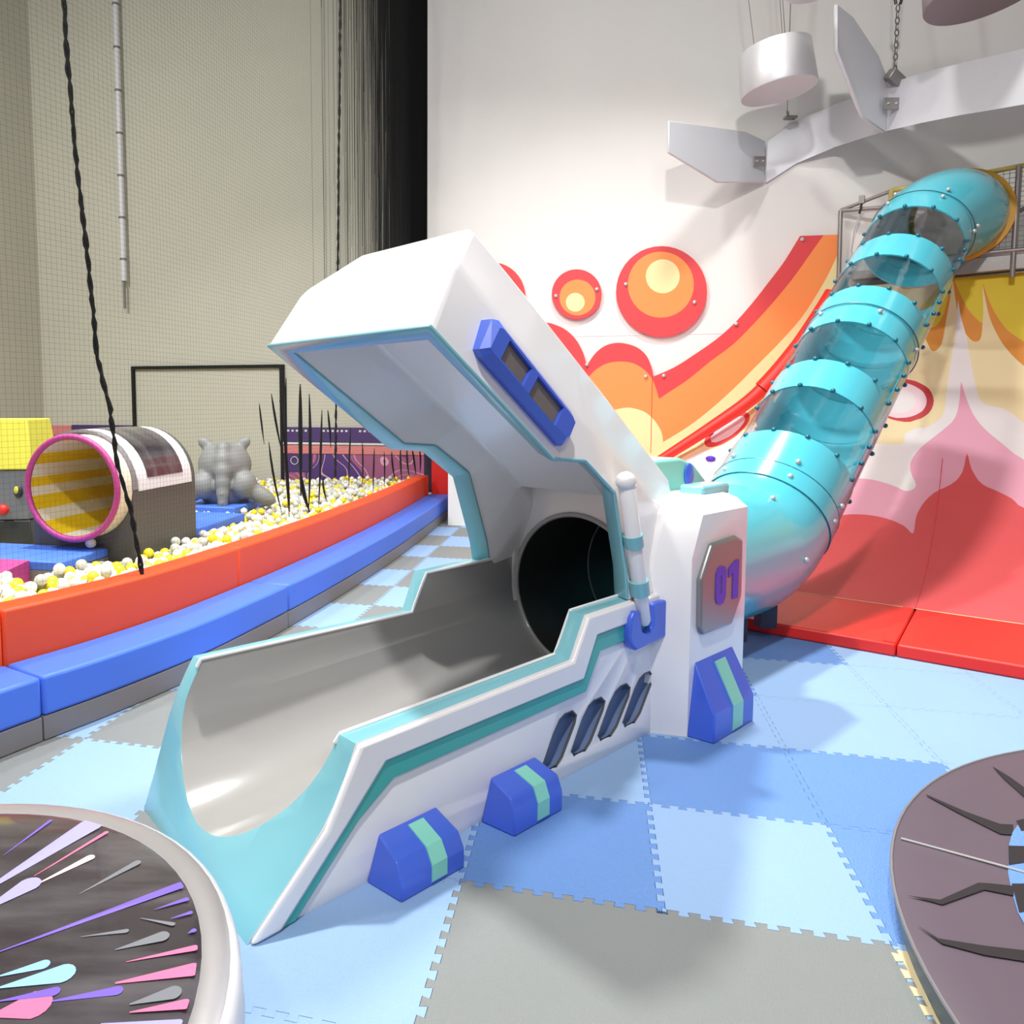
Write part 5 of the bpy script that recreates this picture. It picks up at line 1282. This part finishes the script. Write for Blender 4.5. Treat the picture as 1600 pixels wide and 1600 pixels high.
# ------------------------------------------------------------------ safety net standing on the orange wall
NP = offs(BP, .44)
net = tag(empty('safety_net', (0, 0, 0)), 'tall black safety net hanging over the orange ball pit wall', 'net')
cum = [0]
for a, b in zip(NP, NP[1:]): cum.append(cum[-1]+math.hypot(b[0]-a[0], b[1]-a[1]))
def npt(s):
    for i in range(len(cum)-1):
        if s <= cum[i+1]:
            t = (s-cum[i])/(cum[i+1]-cum[i]); return (NP[i][0]*(1-t)+NP[i+1][0]*t, NP[i][1]*(1-t)+NP[i+1][1]*t)
    return NP[-1]
L = cum[-1]; pv = []; s = 0
def strand(p0, p1, r):
    d = Vector(p1)-Vector(p0); d.normalize(); sd = d.cross(Vector((0, 0, 1)))
    if sd.length < .1: sd = Vector((1, 0, 0))
    sd.normalize(); u = sd.cross(d); V = []
    for P in (Vector(p0), Vector(p1)):
        for k in range(3):
            a = 2*PI*k/3+.4; V.append(P+sd*(r*math.cos(a))+u*(r*math.sin(a)))
    return V, [(0, 1, 4, 3), (1, 2, 5, 4), (2, 0, 3, 5)]
ZT = 8.15
while s < L-.05:
    x, y = npt(s); pv.append(strand((x, y, .545), (x, y, ZT), .00045))
    k = s/L; s += .028
hz = []
nz = int((ZT-.6)/.028)
HP = [npt(L*i/16) for i in range(17)]
for j in range(nz):
    z = .6+j*.028
    for (a, b) in zip(HP, HP[1:]): pv.append(strand((a[0], a[1], z), (b[0], b[1], z), .00045))
v, f = merge(pv); tag(mesh('netting', v, f, 'netf', net), kind='stuff')
# bunched folds of net near its far end
random.seed(5); pv = []
for i in range(1500):
    t = random.random()**.36; s = L*(.5+.5*t); x, y = npt(s)
    w = random.uniform(-.03, .03)
    z0 = random.uniform(2.2, 6.5) if random.random() < .7 else random.uniform(1.3, 2.2)
    off = RX*w
    pv.append(strand((x+off.x*.5, y+off.y*.5, z0), (x+off.x+random.uniform(-.01, .01), y+off.y, ZT), .0011))
for i in range(700):   # the last gathered fold beside the white wall
    x, y = npt(L); d = random.random()**.8
    P_ = Vector((x, y, 0))+RX*(.42*d-.30)+RN*random.uniform(-.9, -.05)*(1.2-d)
    pv.append(strand((P_.x, P_.y, random.uniform(1.4, 3.6)), (P_.x+random.uniform(-.02, .02)+.02, P_.y, ZT), .0028))
v, f = merge(pv); tag(mesh('net_folds', v, f, 'netb', net), 'bunched dark folds at the far end of the net', kind='stuff')
def rope(pts, r, name='lacing_rope', label=None):
    P = []; 
    for (a, b) in zip(pts, pts[1:]):
        a = Vector(a); b = Vector(b); n = max(2, int((b-a).length/.03))
        for i in range(n): P.append(a.lerp(b, i/n))
    P.append(Vector(pts[-1])); V = []
    strands = []
    for ph in (0, PI):
        Q = [p+Vector((math.cos(i*.9+ph), math.sin(i*.9+ph)*.6, 0))*r*.6+Vector((random.uniform(-1, 1), 0, 0))*r*.25 for i, p in enumerate(P)]
        strands.append(tube_vf(Q, [r*random.uniform(.55, .95) for _ in Q], 5))
    v, f = merge(strands); o = mesh(name, v, f, 'rope', net, smooth=60); return tag(o, label) if label else o
def cord(P, r, name='net_cord'):
    P = [Vector(p) for p in P]; Q = []; n = 14
    for i in range(n+1):
        t = i/n; Q.append(P[0]*(1-t)**2+P[1]*2*t*(1-t)+P[2]*t*t)
    v, f = tube_vf(Q, [r*(.25+.9*math.sin(PI*min(1, max(0, i/n))**.8)) for i in range(n+1)], 6); return mesh(name, v, f, 'rope', net, smooth=60)
def net_at(px, py):
    """where the sight line through a photograph point meets the net surface"""
    best = None
    for i in range(400):
        s = L*i/400; x, y = npt(s)
        q_ = CCX+CF*x/y
        d = abs(q_-px)
        if best is None or d < best[0]: best = (d, x, y)
    x, y = best[1], best[2]; p = at(px, py, y); return (p.x, p.y, p.z)
a0 = at(222, 886, 4.05); 
rope([at(97, -60, 4.0)+Vector((-.05, 0, 8.15-at(97, -60, 4.0).z)), at(97, -60, 4.0), at(103, 60, 4.0), at(118, 240, 4.0), at(140, 430, 4.03), at(152, 560, 4.05), at(172, 640, 4.05), at(182, 720, 4.05), at(205, 800, 4.05), (a0.x, a0.y, .53)], .011, label='thick black lacing rope slanting down to the orange wall')
rope([net_at(532, -40), net_at(531, 100), net_at(529, 250), net_at(528, 400), net_at(526, 560), net_at(524, 745)], .009, label='thin black lacing rope hanging straight')
random.seed(9)
for (x, x1, y0, y1, r) in ((405, 413, 630, 695, .006), (424, 440, 615, 705, .008), (420, 440, 690, 800, .008), (437, 453, 625, 800, .009), (447, 452, 590, 808, .012), (469, 470, 600, 775, .016), (483, 482, 615, 800, .012), (470, 484, 740, 800, .016), (503, 498, 640, 795, .010), (512, 517, 640, 700, .009), (505, 512, 745, 785, .008), (548, 545, 668, 765, .008), (566, 566, 690, 758, .008), (585, 583, 700, 772, .009), (600, 600, 705, 762, .008), (612, 618, 705, 752, .010), (626, 628, 700, 750, .012), (636, 640, 700, 748, .012), (644, 650, 700, 742, .012), (655, 656, 700, 738, .012)):
    P0 = Vector(net_at(x, y0)); P1 = Vector(net_at(x1, y1)); P1.z = max(P1.z, .55)
    cord([P0, (P0+P1)/2+Vector((random.uniform(-.03, .03), 0, 0)), P1], r)

# ------------------------------------------------------------------ foreground: round cosmic pad (left)
DL = (-1.244, 1.356); DR = .872; DH = .25
M['st_grey'] = mat('streak_grey', srgb(128, 130, 136), .2, coat=.8, bump=.9, bscale=4)
pad = tag(empty('round_pad', (DL[0], DL[1], 0)), 'round padded disc with silver rim and dark comet-streak print at the lower left', 'play pad')
n = 72
def lathe(name, prof_, m, parent, n=72, label=None):
    V = [(r*math.cos(2*PI*k/n), r*math.sin(2*PI*k/n), z) for r, z in prof_ for k in range(n)]
    F = [(i*n+k, i*n+(k+1) % n, (i+1)*n+(k+1) % n, (i+1)*n+k) for i in range(len(prof_)-1) for k in range(n)]
    o = mesh(name, V, F, m, parent, smooth=50)
    if prof_[0][0] < 1e-4 or prof_[-1][0] < 1e-4:
        bm = bmesh.new(); bm.from_mesh(o.data); bmesh.ops.remove_doubles(bm, verts=bm.verts, dist=1e-4); bm.to_mesh(o.data); bm.free()
    return tag(o, label) if label else o
lathe('pad_skirt', [(DR-.02, 0.0), (DR-.004, .02), (DR, .12), (DR-.006, DH-.035), (DR-.016, DH-.008), (.842, DH)], 'wvinyl', pad, label='white side skirt')
lathe('pad_rim', [(.843, DH), (.83, DH+.005), (.79, DH+.006), (.778, DH+.003)], 'rimsilver', pad, label='silver rim band')
lathe('pad_top', [(.781, DH+.004), (.76, DH+.010), (.6, DH+.016), (.35, DH+.018), (0, DH+.018)], 'cosmic', pad, label='dark printed vinyl top')
# comet streaks: pixel pairs measured in the photograph turned into points on the pad top
def on_pad(px, py, z=DH+.0165):
    c, s = math.cos(CPI), math.sin(CPI); u = (px-CCX)/CF; v = -(py-CCY)/CF; r = Vector((u, c+v*s, -s+v*c)); t = (z-CH)/r.z
    return (r.x*t-DL[0], r.y*t-DL[1])
def zp(x, y): return (x/3.556, 1150+y/3.556)
ST = [((20, 665), (280, 465), 8, 14, 'st_purple'), ((-60, 850), (500, 490), 60, 85, 'st_lilac'), ((-60, 960), (160, 830), 60, 70, 'st_lilac'), ((190, 780), (590, 530), 8, 16, 'st_pink'),
      ((190, 835), (500, 675), 10, 30, 'st_white'), ((0, 1205), (1000, 825), 14, 34, 'st_purple'), ((860, 960), (1050, 895), 6, 18, 'st_purple'), ((0, 1340), (240, 1275), 18, 34, 'st_blue'),
      ((0, 1405), (345, 1325), 22, 66, 'st_blue'), ((700, 1255), (1105, 1165), 5, 22, 'st_pink'), ((640, 1375), (1105, 1285), 18, 46, 'st_pink'), ((720, 1535), (1080, 1480), 10, 32, 'st_pink'),
      ((270, 1480), (650, 1415), 12, 30, 'st_purple'), ((-40, 1560), (180, 1500), 40, 90, 'st_pink'), ((0, 1480), (300, 1425), 14, 30, 'st_purple'), ((560, 1600), (1050, 1585), 8, 22, 'st_lilac'), ((950, 1010), (1075, 970), 6, 14, 'st_purple'), ((1045, 1090), (1095, 1070), 6, 16, 'st_purple')]
ST += [((440, 880), (760, 700), 8, 26, 'st_grey'), ((640, 1190), (900, 1110), 10, 40, 'st_grey'), ((450, 1120), (700, 1085), 6, 16, 'st_grey'), ((780, 1010), (960, 1040), 6, 14, 'st_grey'), ((720, 1490), (960, 1420), 14, 44, 'st_grey')]
for i, (a, b, w0, w1, m) in enumerate(ST):
    A_ = Vector(on_pad(*zp(*a))); B_ = Vector(on_pad(*zp(*b)))
    if B_.length > .765: B_ = B_*(.765/B_.length)
    if A_.length > .765: A_ = A_*(.765/A_.length)
    d = (B_-A_).normalized(); nn = Vector((-d.y, d.x)); sc_ = .9/1164/3.556*2.1
    r0, r1 = w0*sc_*.9, w1*sc_*.9
    pol = [A_-nn*r0*.3, B_-nn*r1]+[B_+d*(r1*math.sin(t))-nn*(r1*math.cos(t)) for t in [PI*k/8 for k in range(1, 8)]]+[B_+nn*r1, A_+nn*r0*.3]
    pol = [p if p.length < .772 else p*(.772/p.length) for p in pol]
    def ztop(r): return DH+(.0185 if r < .35 else .0185-.002*(r-.35)/.25 if r < .6 else .0165-.004*(r-.6)/.17 if r < .77 else .0125-.006*(r-.77)/.027)
    vo, eo, fo, _, _, _ = delaunay_2d_cdt(pol+[A_.lerp(B_, t) for t in (.2, .4, .6, .8)], [(k, (k+1) % len(pol)) for k in range(len(pol))], [], 1, 1e-6)
    me = bpy.data.meshes.new('comet_streak'); me.from_pydata([(p.x, p.y, ztop(p.length)+.0008+.0004*(i % 3)) for p in vo], [], [tuple(f) for f in fo])
    link('comet_streak', me, pad, [m])
# ------------------------------------------------------------------ foreground: mauve cracked disc (right)
EL = (2.80, 1.28); ER = 1.64; EH = .10
dsc = tag(empty('cracked_disc', (EL[0], EL[1], 0)), 'big round mauve vinyl pad printed with dark cracks at the lower right', 'play pad')
lathe('disc_skirt', [(ER-.03, 0.0), (ER-.012, .03), (ER-.002, EH-.012), (ER, EH-.002)], 'greydisc', dsc, 120, 'grey side skirt')
lathe('disc_top', [(ER, EH-.002), (ER-.02, EH+.002), (ER-.1, EH+.004), (0, EH+.006)], 'crust', dsc, 120, 'mauve vinyl top')
def on_disc(px, py, z=EH+.004):
    c, s = math.cos(CPI), math.sin(CPI); u = (px-CCX)/CF; v = -(py-CCY)/CF; r = Vector((u, c+v*s, -s+v*c)); t = (z-CH)/r.z
    return Vector((r.x*t-EL[0], r.y*t-EL[1]))
def zq(x, y): return (1100+x/3.2, 1100+y/3.2)
def flat(name, poly, m, z, parent=dsc):
    P = [on_disc(*zq(*p)) for p in poly]; P = [p if p.length < ER-.03 else p*((ER-.03)/p.length) for p in P]
    me = bpy.data.meshes.new(name); me.from_pydata([(p.x, p.y, z) for p in P], [], [tuple(range(len(P)))])
    o = link(name, me, parent, [m]); return o
z0 = EH+.0075
hole = flat('hole_print', [(1640, 590), (1575, 600), (1540, 650), (1522, 720), (1520, 850), (1535, 930), (1570, 1050), (1610, 1120), (1700, 1220), (1900, 1250), (1900, 560)], 'dblue', z0); tag(hole, 'blue round opening in the print')
for p in ([(1522, 715), (1640, 718), (1900, 700), (1900, 790), (1640, 795), (1522, 812)], [(1538, 905), (1640, 905), (1900, 930), (1900, 1080), (1640, 1040), (1575, 1050)], [(1560, 590), (1640, 570), (1900, 560), (1900, 620), (1640, 640), (1585, 640)]):
    flat('slat_print', p, 'crack', z0+.0012)
for p in ([(1090, 455), (1105, 455), (1300, 540), (1480, 605), (1545, 608), (1540, 660), (1480, 655), (1430, 630), (1280, 555)],
          [(1000, 960), (1180, 985), (1370, 900), (1420, 902), (1545, 915), (1550, 965), (1400, 935), (1190, 1010), (1120, 990)],
          [(1035, 1105), (1170, 1178), (1400, 1215), (1700, 1250), (1700, 1310), (1400, 1262), (1190, 1205)],
          [(1440, 315), (1530, 370), (1640, 450), (1700, 500), (1700, 560), (1600, 470), (1500, 380)]):
    tag(flat('crack_print', p, 'crack', z0+.0006), 'dark jagged crack')
P0 = on_disc(*zq(985, 675)); P1 = on_disc(*zq(1530, 830)); P2 = on_disc(*zq(1700, 880)); P0 = P0*((ER-.01)/P0.length) if P0.length > ER-.01 else P0
tube('welt_seam', [(P0.x, P0.y, EH+.006), (P1.x, P1.y, EH+.010), (P2.x, P2.y, EH+.010)], .0035, 'wbolt', dsc, 6)
# welt around the rim
tube('rim_welt', [((ER-.004)*math.cos(2*PI*k/120), (ER-.004)*math.sin(2*PI*k/120), EH) for k in range(120)], .005, 'gvinyl', dsc, 6, close=True)
